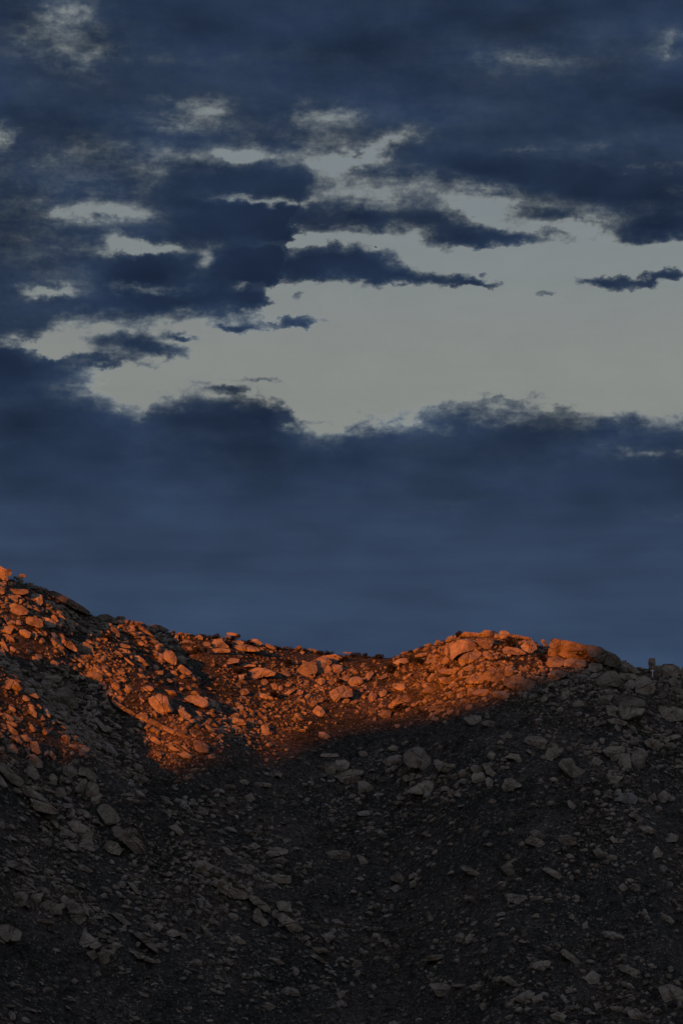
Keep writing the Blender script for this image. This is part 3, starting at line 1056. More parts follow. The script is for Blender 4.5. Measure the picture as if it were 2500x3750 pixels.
m23 1020,940 1100,945 1165,975 1120,1000 1040,980
m24 1460,1190 1490,1175 1505,1205 1475,1220
m25 1270,1125 1300,1115 1310,1140 1280,1145
m26 0,1305 60,1295 115,1310 40,1320
m27 55,500 90,495 190,545 180,570 110,550
m28 90,705 160,700 165,735 100,740
'''
# masses of rock that are split by joints but move as one: the outlines that make up each
OUTCROPS = {'e1': ['e1', 'e2', 'e3', 'e4'], 'g1': ['g1', 'g2', 'g3'], 'f16': ['f16', 'f17', 'f18'], 'h1': ['h1', 'h2', 'h3', 'h4'],
            'j1': ['j1', 'j2'], 'j5': ['j5', 'j6'], 'd7': ['d7', 'd8', 'd9'], 'c13': ['c13', 'c14', 'c15'], 'b23': ['b23', 'b24', 'b25', 'b26'],
            'l1': ['l1', 'l2'], 'b2': ['b2', 'b3', 'b36'], 'i24': ['i24', 'i25'], 'm6': ['m6', 'm7'], 'k1': ['k1', 'k2', 'k3'], 'j9': ['j9', 'j10']}
# landmarks: full description | short way to point at it
MARKS = {
 'a1': 'orange block with a flat top at the highest point of the left skyline|highest block on the left skyline',
 'a12': 'broad sunlit oval slab near the left edge below the peak|broad oval slab below the left peak',
 'a16': 'wide sunlit slab crossed by a crack on the upper left slope|wide cracked slab on the left slope',
 'a22': 'sunlit leaning slab standing alone beside the dark flank of the left peak|lone leaning slab',
 'a23': 'thin sunlit spike of rock in the shaded dip left of the saddle|thin sunlit spike',
 'a25': 'sunlit rounded boulder whose base is cut by a straight shadow edge|boulder cut by a straight shadow edge',
 'a27': 'dark low dome, left of two capping the left skyline notch|dark dome on the left skyline',
 'a28': 'small dark loaf-shaped boulder perched on the left skyline notch|dark loaf on the skyline',
 'a30': 'long dark slab forming the steep right-hand skyline of the left peak|long dark skyline slab',
 'b1': 'bright orange boulder with shaded cap at the left edge|bright orange boulder at the left edge',
 'b4': 'largest dark grey boulder in the shaded left gully|largest dark boulder in the left gully',
 'b9': 'blocky grey boulder with a sunlit cap rock in the left gully|blocky boulder under a sunlit cap',
 'b11': 'sunlit cracked boulder isolated in shadow on the lower left slope|isolated sunlit cracked boulder',
 'b16': 'long dark slab slanting down the shaded left gully|long dark slanting slab',
 'c1': 'tall sunlit boulder split by a vertical crack left of the shaded gully|tall split sunlit boulder',
 'c7': 'large rounded sunlit boulder with shaded right side, left of centre|large rounded boulder left of centre',
 'c8': 'long oval sunlit boulder lying right of the large rounded boulder|long oval sunlit boulder',
 'c10': 'smooth egg-shaped sunlit boulder in the middle of the bowl|egg-shaped boulder',
 'c11': 'whale-backed sunlit boulder with shaded crown below the middle skyline|whale-backed boulder',
 'c32': 'dark dome rising from the skyline left of the lit crest|dark dome left of the lit crest',
 'd11': 'dim reddish boulder near the lowest tip of the sunlit ground|reddish boulder at the lowest lit tip',
 'e5': 'smooth sunlit boulder with a notch, right below the big cracked outcrop|smooth notched boulder',
 'e6': 'upright tilted sunlit slab right of the smooth notched boulder|upright tilted slab',
 'e7': 'big faceted sunlit boulder with an overhang at its lower right|big faceted overhanging boulder',
 'e18': 'rough knobbly sunlit boulder left below the big faceted one|rough knobbly boulder',
 'e22': 'arched reddish boulder with a dark shrub in its hollow|arched boulder with shrub',
 'e23': 'last reddish boulder lit above the shadow edge, flat topped|flat topped boulder at the shadow edge',
 'e24': 'pinkish rounded boulder on the slope left of the right summit|pinkish rounded boulder',
 'e25': 'tilted sunlit boulder on the ridge right of the saddle|tilted boulder right of the saddle',
 'f1': 'large pale sunlit boulder with a rounded top on the right summit|large rounded summit boulder',
 'f2': 'cracked sunlit block directly below the large rounded summit boulder|cracked block below the summit boulder',
 'f3': 'sunlit wedge-shaped boulder narrowing downward on the right summit|wedge-shaped summit boulder',
 'f4': 'sunlit boulder at the very top of the right summit|topmost boulder of the right summit',
 'f5': 'dark shaded boulder between two lit ones on the right summit|dark boulder on the right summit',
 'f8': 'pale triangular sunlit boulder at the right end of the summit|pale triangular summit boulder',
 'f9': 'broad dusky pink slab below the right summit|dusky pink slab',
 'f20': 'flat shaded slab under the wide split outcrop|flat slab under the split outcrop',
 'f23': 'rounded pinkish boulder with a pointed top near the shadow edge|pinkish pointed boulder near the shadow edge',
 'f30': 'large rounded grey boulder in shade below the right summit|large rounded grey boulder below the summit',
 'g4': 'rounded reddish block under the left end of the skyline cliff|reddish block under the cliff',
 'g9': 'small block balanced upright on the skyline above the white cross|balanced block',
 'g10': 'square grey block behind the white cross under the balanced block|square block behind the cross',
 'g11': 'broad grey boulder on the skyline right of the white cross|broad boulder right of the cross',
 'g13': 'domed grey boulder below the right end of the skyline cliff|domed grey boulder below the cliff',
 'g14': 'big smooth rounded grey boulder below the white cross|big smooth boulder below the cross',
 'g18': 'huge smooth grey slab with a rounded nose below the cross|huge smooth slab',
 'g19': 'big undercut grey boulder beneath the huge smooth slab|big undercut boulder',
 'h5': 'biggest rounded brown-grey boulder in the shaded middle of the slope|biggest boulder of the shaded middle slope',
 'h6': 'oval brown-grey boulder left of the biggest boulder in the shaded middle|oval brown-grey boulder',
 'h7': 'brown-grey broken boulder right of the biggest boulder in the shaded middle|broken brown-grey boulder',
 'h8': 'pale wedge-shaped boulder pointing left in the shaded middle of the slope|pale wedge pointing left',
 'i1': 'shaded grey slab with a flat top tapering downward near the right edge|grey slab tapering downward',
 'i4': 'blocky mauve-grey boulder near the right edge in shade|blocky mauve-grey boulder',
 'i5': 'pale tilted slab by the right edge of the shaded slope|pale tilted slab at the right edge',
 'i8': 'low brown boulder with a tail to the right on the shaded right slope|brown boulder with a tail',
 'i11': 'pale curved boulder alone on the shaded right slope|pale curved boulder',
 'i12': 'pale cracked boulder with a pointed right end on the shaded right slope|pale cracked boulder',
 'i21': 'bluish flat slab on the lower right slope|bluish flat slab',
 'i30': 'pale pyramid-shaped boulder near the right edge of the lower slope|pale pyramid-shaped boulder',
 'i34': 'tall brownish boulder leaning right on the lower right slope|tall leaning brownish boulder',
 'i35': 'smooth grey boulder like a turtle shell on the lower right slope|turtle shell boulder',
 'j4': 'curved dome of rock above the split outcrop on the lower left slope|curved dome above the split outcrop',
 'j8': 'brown-grey rounded boulder below the split outcrop on the lower left slope|rounded boulder below the split outcrop',
 'j11': 'blocky pale boulder left of the long pitted slab, lower left|blocky boulder left of the pitted slab',
 'j12': 'broad pale slab in the shade of the lower left slope|broad pale slab lower left',
 'j14': 'dark angular boulder with a flat sloping top, lower left of centre|dark angular flat-topped boulder',
 'k6': 'ribbed pointed boulder near the bottom left of the slope|ribbed pointed boulder',
 'k9': 'small pale triangular boulder near the bottom, left of centre|small pale triangular boulder',
 'l4': 'pale rough slab slanting down right in the lower middle|pale rough slanting slab',
 'l9': 'low hollowed boulder with a dark hole, lower middle of the slope|hollowed boulder with a dark hole',
 'l26': 'wide brownish rock mass at the bottom, right of centre|wide brownish rock at the bottom',
 'm4': 'triangular grey boulder near the bottom right with a small notch|triangular grey boulder bottom right',
 'm10': 'bulky grey boulder at the right edge near the bottom|bulky boulder at the bottom right edge',
 # outcrops
 'e1': 'great sunlit whale-shaped outcrop split by cracks just below the saddle|great cracked outcrop',
 'g1': 'long orange cliff-like outcrop with a vertical joint on the right skyline|skyline cliff',
 'f16': 'wide reddish outcrop split by a vertical joint below the right summit|wide split outcrop',
 'h1': 'shaded jointed outcrop of tilted plates in the middle of the slope|outcrop of tilted plates',
 'j1': 'long smooth grey rock rib slanting down the lower left edge|long smooth rock rib',
 'j5': 'grey outcrop with a black gaping crack on the lower left slope|outcrop with the gaping crack',
 'd7': 'broken sunlit outcrop at the foot of the lit bowl|broken outcrop in the lit bowl',
 'c13': 'low sunlit outcrop of layered slabs on the middle skyline|layered outcrop on the middle skyline',
 'b23': 'jointed half-lit rib of blocks at the left edge|jointed half-lit rib',
 'l1': 'long pale rock rib slanting down the lower middle slope|long pale rib of the lower middle',
 'b2': 'sunlit cracked outcrop right of the bright orange boulder at the left|sunlit cracked outcrop at the left',
 'i24': 'pale two-part outcrop on the lower right slope|pale two-part outcrop',
 'm6': 'brownish paired blocks near the bottom right of centre|brownish paired blocks',
 'k1': 'row of squarish brown blocks near the lower left edge|row of squarish brown blocks',
 'j9': 'long pitted brown slab with a thin flake along its upper edge|long pitted slab',
}

# ------------------------------------------------------------------ rock builder
def ico(sub):
    bm = bmesh.new()
    bmesh.ops.create_icosphere(bm, subdivisions=sub, radius=1.0)
    V = np.array([v.co[:] for v in bm.verts])
    F = np.array([[v.index for v in f.verts] for f in bm.faces])
    bm.free()
    return V, F


ICO = {k: ico(k) for k in (1, 2, 3, 4, 5, 6)}


def star_radius(poly, c, n=120):
    th = np.linspace(-math.pi, math.pi, n, endpoint=False)
    d = np.stack([np.cos(th), np.sin(th)], -1)
    a = poly - c
    b = np.roll(a, -1, 0)
    r = np.zeros(n)
    for p, q in zip(a, b):
        e = q - p
        den = d[:, 0] * e[1] - d[:, 1] * e[0]
        den = np.where(np.abs(den) < 1e-9, 1e-9, den)
        t = (p[0] * e[1] - p[1] * e[0]) / den
        s = (p[0] * d[:, 1] - p[1] * d[:, 0]) / den
        ok = (t > 0) & (s >= -1e-6) & (s <= 1 + 1e-6)
        r = np.where(ok & (t > r), t, r)
    r = np.where(r <= 0, np.median(r), r)
    for _ in range(2):
        r = 0.25 * np.roll(r, 1) + 0.5 * r + 0.25 * np.roll(r, -1)
    return th, r


def area_centroid(p):
    x, y = p[:, 0], p[:, 1]
    x2, y2 = np.roll(x, -1), np.roll(y, -1)
    k = x * y2 - x2 * y
    A = k.sum() / 2
    return np.array([((x + x2) * k).sum(), ((y + y2) * k).sum()]) / (6 * A), abs(A)


def ground_depth(u, v):
    for dv in range(0, 90, 6):
        t = hit_depth(u, v + dv)[0]
        if not np.isnan(t):
            return t
    return 1240.0


def rock_mesh(key, poly, seed, angular, mat, tint, grow=1.07, skew=0.0):
    """a solid stone whose outline, seen from the valley, is the measured one; thickness, facets and weathering are its own"""
    rg = np.random.default_rng(seed)
    c, A = area_centroid(poly)
    w, h = np.ptp(poly[:, 0]), np.ptp(poly[:, 1])
    vb, vt = poly[:, 1].max(), poly[:, 1].min()
    tb = ground_depth(c[0], vb - 0.04 * h)
    tt = hit_depth(c[0], vt + 0.1 * h)[0]
    mpp = tb / FPX
    kt = 1.2 if np.isnan(tt) else (tt - tb) / max(h * 0.78 * mpp, 0.5)
    tilt = float(np.clip(0.42 * kt, 0.12, 0.95))
    size = math.sqrt(w * h) * mpp
    D = 0.40 * min(size, 1.5 * min(w, h) * mpp)
    big = max(w, h)
    sub = 6 if big > 105 else 5 if big > 58 else 4 if big > 22 else 3
    # set it so that most of its outline stands clear of the ground in front of it
    ring = np.concatenate([c + (poly - c) * q for q in (0.94, 0.55)] + [c + (0.5 * (poly + np.roll(poly, -1, 0)) - c) * 0.9])
    hd = hit_depth(ring[:, 0], ring[:, 1])
    rel = hd - tilt * (vb - ring[:, 1]) * mpp
    rel = rel[~np.isnan(rel)]
    tb0 = tb
    if len(rel):
        tb = max(min(np.percentile(rel, 14), tb), tb - 1.2 * h * mpp - 3)
    back = max(1.3 * D, 0.75 * float(np.nanmax(rel) - tb) if len(rel) else 0)
    V, F = ICO[sub]
    th, rad = star_radius(poly, c)
    x, y, z = V[:, 0], V[:, 1], V[:, 2]
    rho = np.sqrt(x * x + y * y)
    ang = np.arctan2(y, x)
    r = np.interp(ang, np.append(th, math.pi), np.append(rad, rad[0])) * grow
    r = r * (1 + 0.05 * fbm(np.stack([np.cos(ang) * 2.2, np.sin(ang) * 2.2, ang * 0 + seed * 0.37], -1), 3))
    rp = rho ** (0.85 if angular else 1.0)
    a = np.cos(ang) * r * rp                     # photo pixels
    b = np.sin(ang) * r * rp                     # downwards
    n = 3.0 if angular else 2.3
    front = np.clip(1 - np.clip(rho, 0, 1) ** n, 0, 1) ** (1 / n)
    # joint faces: the bulge is trimmed by a few tilted planes
    na, nb = a / (0.5 * w), b / (0.5 * h)
    for _ in range(int(rg.integers(5, 9)) if angular else int(rg.integers(2, 5))):
        phi = rg.uniform(0, 2 * math.pi)
        sl = rg.uniform(0.35, 1.0)
        off = rg.uniform(0.55, 0.85)
        lim = off - sl * (na * math.cos(phi) + nb * math.sin(phi))
        front = np.where(front > lim, lim + 0.05 * (front - lim), front)
    front = np.maximum(front, -0.2)
    # the top of a stone leans back, its foot sits on the slope
    zc = np.where(z >= 0, -D * front, back * np.sqrt(np.clip(1 - rho ** 2, 0, 1)))
    t = tb - 0.10 * D + tilt * (vb - (c[1] + b)) * mpp + zc + skew * a * mpp
    P3 = world_at(c[0] + a, c[1] + b, t)
    cen = world_at(c[0], c[1], tb - 0.10 * D + tilt * (vb - c[1]) * mpp)
    out = P3 - cen
    out /= np.linalg.norm(out, axis=1)[:, None] + 1e-6
    off = rg.uniform(0, 90, 3)
    amp = fbm(P3 / (0.55 * size) + off, 3) * 0.10 * size * 0.32
    amp += fbm(P3 / (0.16 * size + 0.4) + off + 7, 3) * 0.024 * size
    rdg = fbm(P3 / (0.42 * size) + off + 31, 2, ridged=True)
    amp -= np.clip(rdg - 0.24, 0, 1) * 1.2 * size * (0.4 if angular else 0.22)
    if sub >= 5:
        # weathered joints: narrow grooves along a couple of planes
        for _ in range(int(rg.integers(2, 5)) if angular else int(rg.integers(0, 3))):
            nj = rg.normal(size=3); nj[1] *= 0.35; nj /= np.linalg.norm(nj)
            dj = (P3 - cen) @ nj - rg.uniform(-0.28, 0.28) * size + 0.05 * size * fbm(P3 / (0.3 * size) + off + 3, 2)
            amp -= 0.11 * size * np.exp(-(dj / (0.024 * size)) ** 2)
    if sub >= 4:
        amp += fbm(P3 / 1.3 + off, 3) * 0.20
    # leave the outline itself mostly alone
    P3 = P3 + out * amp[:, None]
    base = world_at(c[0], vb, tb0)
    tn = np.clip(tint + 0.10 * fbm(P3 / (0.5 * size) + off + 50, 2), 0, 1)
    me = mesh_from(key, P3 - base, F, mat, False, {'tint': tn})
    return me, base, A, c, (w, h), P3, F, tn


STONES = {}
SHADE_TINTS = {'g1': 0.05, 'g2': 0.0, 'g3': 0.0, 'f16': 0.12, 'f17': 0.1, 'f18': 0.05}  # rock tone lowered to paint in the half-shadow on these faces
for line in OUTLINES.strip().splitlines():
    k, *pp = line.split()
    ox, oy, s = VIEWS[k[0]]
    STONES[k] = np.array([[float(v) for v in q.split(',')] for q in pp]) / s + np.array([ox, oy])

ROUND = set('a12 a25 a27 a28 b1 b4 b5 c7 c8 c10 c11 c32 d11 d12 e5 e9 e24 f1 f30 f31 f23 g4 g13 g14 g18 g19 h5 h6 h13 i8 i11 i35 j4 j8 j15 k13 k14 l15 m8 f28 e25 c28 m13 m12 g26 d15 h15'.split())


SKEW = {'a27': 1.3, 'a28': 1.2, 'a29': 1.4, 'a30': 1.5, 'c32': 1.4, 'f5': 1.3}     # faces turned away to the right


def tint_of(k, rg):
    if k in SHADE_TINTS:
        return SHADE_TINTS[k]
    lab = MARKS.get(k, '')
    for w_, v_ in (('bluish', 1.0), ('pale', 0.74), ('brown', 0.30), ('reddish', 0.34), ('mauve', 0.42), ('dark', 0.12)):  # dark tone also paints in shade for stones turned from the sun
        if w_ in lab:
            return v_
    return float(np.clip(rg.normal(0.45, 0.2), 0.05, 0.95))


def lit_at(p):
    """share of a few points on a stone that the sun reaches past the slope and the western range"""
    s = np.arange(4.0, 420.0, 3.0)
    q = p[None, :] + s[:, None] * SUN[None, :]
    if (terrain_z(q[:, 0], q[:, 1]) > q[:, 2]).any():
        return False
    u_ = float(p[:2] @ se) - float(C0 @ se)
    return p[2] + float((C0 - p[:2]) @ sh) * math.tan(SUN_EL) > np.interp(u_, cu, cz)


info = []
in_crop = {m: r for r, ms in OUTCROPS.items() for m in ms}
rgT = np.random.default_rng(77)
loose_V, loose_F, loose_T, nv = [], [], [], 0
built = {}
area = {k: area_centroid(p)[1] for k, p in STONES.items()}
singles = [k for k in STONES if k not in in_crop]
singles.sort(key=lambda k: -(area[k] + (1e6 if k in MARKS else 0)))
keep = set(singles[:300])
DOCK = {}
for n_, (k, poly) in enumerate(STONES.items()):
    ang = k not in ROUND
    me, base, A, c, wh, P3, F, tn = rock_mesh(k, poly, 1000 + n_, ang, M_ROCK, tint_of(k, rgT), skew=SKEW.get(k, 0.0))
    if k in in_crop:
        built[k] = (me, base)
        r = in_crop[k]
        if k == r:
            root = link('rock_outcrop', None, loc=base)
            root['category'] = 'rock outcrop'
            root['group'] = 'jointed rock outcrops on the mountainside'
            DOCK[r] = root
            root['label'] = MARKS[r].split('|')[0]
            info.append((r, c, wh, base, None))
    elif k in keep:
        o = link('boulder', me, loc=base)
        o['category'] = 'boulder'
        o['group'] = 'boulders strewn over the mountainside'
        if k in MARKS:
            o['label'] = MARKS[k].split('|')[0]
            info.append((k, c, wh, base, None))
        else:
            info.append((k, c, wh, base + np.array([0, -0.5, 0.5 * wh[1] * 0.118]), o))
    else:
        loose_V.append(P3); loose_F.append(F + nv); loose_T.append(tn); nv += len(P3)
        bpy.data.meshes.remove(me)
for k, r in in_crop.items():
    me, base = built[k]
    root = DOCK[r]
    link('rock_block', me, root, loc=Vector(base) - root.location)

# descriptions of the stones that are not landmarks themselves: their look, and where they lie from the nearest landmark
marks = [(k, c) for k, c, wh, b_, o_ in info if o_ is None]
slots = {}
ORD = ['nearest', 'second', 'third', 'fourth', 'fifth', 'sixth', 'seventh', 'eighth', 'ninth', 'tenth', 'eleventh', 'twelfth']
DIRS = ['right of', 'below right of', 'below', 'below left of', 'left of', 'above left of', 'above', 'above right of']


def find_slot(c):
    m = min(marks, key=lambda q: np.hypot(*(q[1] - c)))
    d = c - m[1]
    return m[0], DIRS[int(round(math.degrees(math.atan2(d[1], d[0])) / 45)) % 8], float(np.hypot(*d))


def look_of(k, wh, p):
    a = wh[0] / wh[1]
    shape = 'long low' if a > 2.1 else 'wide' if a > 1.4 else 'upright' if a < 0.8 else ('rounded' if k in ROUND else 'angular')
    size = '' if max(wh) > 36 else 'small '
    return size + shape + (' sunlit' if lit_at(p) else ' grey')


for k, c, wh, p, o in info:
    if o is not None:
        mk, dr, ds = find_slot(c)
        slots.setdefault((mk, dr), []).append((ds, look_of(k, wh, p), o))
for (mk, dr), L in slots.items():
    L.sort(key=lambda q: q[0])
    short = MARKS[mk].split('|')[1]
    for i_, (ds, look, o) in enumerate(L):
        if len(L) == 1:
            o['label'] = f'{look} boulder {dr} the {short}'
        else:
            o['label'] = f'{look} boulder, {ORD[i_]} {dr} the {short}'

# ------------------------------------------------------------------ scree: the countless smaller stones
def blank_stone(sub, rg):
    V, F = ICO[sub]
    V = V.copy()
    for _ in range(int(rg.integers(4, 9))):
        n = rg.normal(size=3); n /= np.linalg.norm(n)
        o_ = rg.uniform(0.45, 0.85)
        d = V @ n
        V = V - np.where(d > o_, (d - o_) * 0.95, 0)[:, None] * n
    V = V + V * (fbm(V * 1.4 + rg.uniform(0, 50, 3), 2) * 0.35)[:, None]
    return V, F


rgS = np.random.default_rng(4)
BLANK = {s: [blank_stone(s, rgS) for _ in range(16)] for s in (1, 2, 3)}
BLANK[0] = []
for _ in range(16):
    # a rough eight-cornered chip
    V = np.array([[sx, sy, sz] for sx in (-1, 1) for sy in (-1, 1) for sz in (-1, 1)], float) * 0.72
    V += rgS.normal(scale=0.22, size=V.shape)
    F = np.array([[0, 1, 3], [0, 3, 2], [4, 6, 7], [4, 7, 5], [0, 4, 5], [0, 5, 1], [2, 3, 7], [2, 7, 6], [0, 2, 6], [0, 6, 4], [1, 5, 7], [1, 7, 3]])
    BLANK[0].append((V, F))


def grad_at(x, y, e=4.0):
    return (terrain_z(x + e, y) - terrain_z(x - e, y)) / (2 * e), (terrain_z(x, y + e) - terrain_z(x, y - e)) / (2 * e)


# where stones crowd and where the slope is barer, read from the photo: x, y, half width, half height, weight
CROWD = [(130, 2230, 330, 170, 1.0), (430, 2480, 300, 170, .9), (60, 2600, 260, 160, .9), (150, 2900, 380, 260, .35), (620, 2680, 260, 130, 1.1),
         (1750, 2400, 260, 110, 1.0), (2280, 2560, 300, 150, 1.0), (2250, 2830, 260, 150, .5), (900, 2400, 240, 60, .8), (1250, 2500, 330, 90, .7),
         (820, 2640, 240, 90, .9), (1020, 3330, 280, 180, .6), (420, 3180, 420, 160, .12), (800, 3300, 260, 120, .4), (1350, 2860, 280, 120, .5), (1650, 2510, 250, 90, .6),
         (2000, 3150, 260, 120, .4), (2150, 3600, 380, 160, .45), (1050, 2405, 330, 26, -.9), (1350, 2412, 160, 24, -.9), (1150, 2730, 330, 60, -.5),
         (1650, 2680, 330, 60, -.4), (1300, 3250, 260, 200, -.2), (700, 2420, 60, 80, -.6)]


CROWD_LINES = [[(0, 2790), (220, 2985)], [(220, 2800), (370, 2930), (540, 3130)], [(250, 3010), (350, 3090)], [(690, 3120), (800, 3220), (1000, 3330), (1130, 3420)],
               [(280, 3270), (420, 3560)], [(60, 3270), (230, 3330)], [(2150, 2480), (2450, 2620)]]


def dense(x, y):
    u, v = to_px(np.stack([x, y, terrain_z(x, y)], -1))
    w = np.full(len(x), 0.38)
    for cx, cy, rx, ry, a in CROWD:
        w = w + a * np.exp(-((u - cx) / rx) ** 2 - ((v - cy) / ry) ** 2)
    for ln in CROWD_LINES:
        w = w + 1.5 * np.exp(-(poly_dist(u, v, ln)[0] / 38) ** 2)
    return np.clip(w, 0.05, 2.4)


# ground already taken by the measured stones
TAKEN = np.zeros((470, 320), bool)
_gy, _gx = np.mgrid[0:470, 0:320]
for _p in STONES.values():
    c_, A_ = area_centroid(_p)
    q_ = c_ + (_p - c_) * 1.03 + np.array([0, 3.0])
    x0, x1 = np.clip(((q_[:, 0].min()) // 8, q_[:, 0].max() // 8 + 1), 0, 319).astype(int)
    y0, y1 = np.clip(((q_[:, 1].min()) // 8, q_[:, 1].max() // 8 + 1), 0, 469).astype(int)
    gx_, gy_ = _gx[y0:y1 + 1, x0:x1 + 1] * 8 + 4, _gy[y0:y1 + 1, x0:x1 + 1] * 8 + 4
    ins = np.zeros(gx_.shape, bool)
    for a_, b_ in zip(q_, np.roll(q_, -1, 0)):
        if a_[1] != b_[1]:
            ins ^= ((a_[1] > gy_) != (b_[1] > gy_)) & (gx_ < (b_[0] - a_[0]) * (gy_ - a_[1]) / (b_[1] - a_[1]) + a_[0])
    TAKEN[y0:y1 + 1, x0:x1 + 1] |= ins


def scatter_points(n, rg, cluster, crowd=1.0, gain=1.9):
    X, Y, got = [], [], 0
    while got < n:
        m = 40000
        x = rg.uniform(-200, 200, m)
        y = rg.uniform(905, 1306, m)
        # keep to the side of the ridge that faces the valley
        d = np.interp(x, _rx, _ry) - y
        f = fbm(np.stack([x / 26, y / 38, x * 0 + cluster], -1), 3) + 0.45 * fbm(np.stack([x / 7, y / 9, x * 0 + cluster + 5], -1), 2)
        keep_ = (d > -6) & (rg.uniform(0, 1, m) < np.clip((0.35 + gain * f) * dense(x, y) ** crowd * 0.7, 0.01, 1))
        u, v = to_px(np.stack([x, y, terrain_z(x, y) + 0.4], -1))
        keep_ &= ~TAKEN[np.clip(v // 8, 0, 469).astype(int), np.clip(u // 8, 0, 319).astype(int)]
        X.append(x[keep_]); Y.append(y[keep_]); got += int(keep_.sum())
    return np.concatenate(X)[:n], np.concatenate(Y)[:n]


def add_stones(x, y, size, sub, rg, tint):
    global nv
    gx, gy = grad_at(x, y)
    z = terrain_z(x, y)
    fall = np.arctan2(-gy, -gx)
    yaw = fall + rg.normal(scale=0.6, size=len(x))
    stretch = 1.0 + 0.55 * np.clip((-30 - x) / 70, 0, 1)
    nrm = np.stack([-gx, -gy, np.ones_like(gx)], -1); nrm /= np.linalg.norm(nrm, axis=1)[:, None]
    for i in range(len(x)):
        V, F = BLANK[sub][int(rg.integers(0, 16))]
        ex, ey, ez = rg.uniform(0.85, 1.45) * stretch[i], rg.uniform(0.6, 1.0), rg.uniform(0.42, 0.9)
        r = np.array([math.cos(yaw[i]), math.sin(yaw[i]), 0.0])
        N = nrm[i] * 0.75 + np.array([rg.normal() * .18, rg.normal() * .18, 0.5])
        N /= math.sqrt(N @ N)
        r = r - N * (r @ N); r /= math.sqrt(r @ r)
        q = np.cross(N, r)
        s = size[i] * 0.5
        M = np.stack([r * ex, q * ey, N * ez]) * s
        loose_V.append(V @ M + np.array([x[i], y[i], z[i]]) + N * (ez * s * 0.30))
        loose_F.append(F + nv)
        loose_T.append(np.full(len(V), tint[i]))
        nv += len(V)


rg = np.random.default_rng(21)
for n_, sub, s0, s1, pw, cl, cr in ((700, 3, 2.6, 3.5, 1.2, 1.0, 1.3), (5600, 2, 1.7, 3.3, 1.5, 1.6, 1.3), (5200, 1, 1.0, 2.0, 1.4, 2.0, 0.9),
                                     (7500, 0, 0.7, 1.3, 1.3, 2.6, 1.2), (9000, 0, 0.35, 0.8, 1.3, 3.0, 0.7)):
    x, y = scatter_points(n_, rg, cl, cr, 2.8)
    sz = s0 + (s1 - s0) * rg.uniform(0, 1, len(x)) ** pw
    add_stones(x, y, sz, sub, rg, np.clip(rg.normal(0.42, 0.26, len(x)), 0.0, 1))
o = link('loose_scree', mesh_from('loose_scree', np.concatenate(loose_V), np.concatenate(loose_F), M_SCREE, False, {'tint': np.concatenate(loose_T)}))
o['kind'] = 'stuff'
o['label'] = 'countless small stones and chips littering the whole mountainside'
o['category'] = 'scree'

# ------------------------------------------------------------------ low chaparral between the stones
def tuft(rg, n, spread=1.0):
    V, F, T = [], [], []
    for i in range(n):
        a = rg.uniform(0, 2 * math.pi); r = math.sqrt(rg.uniform(0, 1)) * spread
        hgt = (1 - 0.6 * r * r) * rg.uniform(0.25, 1.0)
        p = np.array([math.cos(a) * r, math.sin(a) * r, hgt])
        u = rg.normal(size=3); v = rg.normal(size=3)
        u *= 0.36 / np.linalg.norm(u); v *= 0.30 / np.linalg.norm(v)
        V += [p - u * 0.6, p + u, p + v]
        F.append([3 * i, 3 * i + 1, 3 * i + 2])
        T += [rg.uniform(-0.15, 0.15)] * 3
    return np.array(V), np.array(F), np.array(T)


rgB = np.random.default_rng(8)
TUFTS = [tuft(rgB, 11) for _ in range(14)]
x, y = scatter_points(40000, rgB, 6.0, 0.0)
z = terrain_z(x, y)
tv, tf, tt_, n0 = [], [], [], 0
hue = 0.42 + 0.55 * fbm(np.stack([x / 18, y / 18, x * 0], -1), 3)
for i in range(len(x)):
    V, F, T = TUFTS[int(rgB.integers(0, 14))]
    s = 0.5 + 1.3 * rgB.uniform(0, 1) ** 2
    a = rgB.uniform(0, 2 * math.pi)
    ca, sa = math.cos(a) * s, math.sin(a) * s
    M = np.array([[ca, sa, 0], [-sa, ca, 0], [0, 0, s * rgB.uniform(0.7, 1.1)]])
    tv.append(V @ M + np.array([x[i], y[i], z[i] - 0.1]))
    tf.append(F + n0); n0 += len(V)
    tt_.append(np.clip(T + hue[i] + rgB.normal() * 0.2, 0, 1))
o = link('chaparral_cover', mesh_from('chaparral_cover', np.concatenate(tv), np.concatenate(tf), M_LEAF, False, {'tint': np.concatenate(tt_)}))
o['kind'] = 'stuff'
o['label'] = 'low dry chaparral and grass covering the ground between the stones'
o['category'] = 'chaparral'

# ------------------------------------------------------------------ shrubs that stand out one by one
SHRUBS = [(787, 2322, 17), (908, 2345, 15), (1684, 2320, 17), (728, 2380, 22), (871, 2452, 22), (996, 2542, 20), (1437, 2448, 24), (1541, 2420, 22),
          (1052, 2425, 16), (1473, 2590, 18), (1262, 2414, 15), (1245, 2496, 17), (1836, 2410, 18), (1859, 2360, 22), (1982, 2408, 18), (2122, 2398, 14),
          (2204, 2428, 16), (1646, 2528, 14), (1643, 2440, 12), (1578, 2458, 14), (388, 2335, 20), (857, 2338, 16), (839, 2358, 16), (1330, 2402, 14),
          (1362, 2406, 13), (1396, 2408, 14), (1292, 2400, 12), (1116, 2376, 12), (1172, 2386, 14), (1204, 2391, 11), (1500, 2388, 10), (1024, 2368, 11),
          (700, 2325, 10), (742, 2330, 11), (182, 2110, 6), (330, 2248, 6), (1230, 2412, 12), (1550, 2372, 10)]


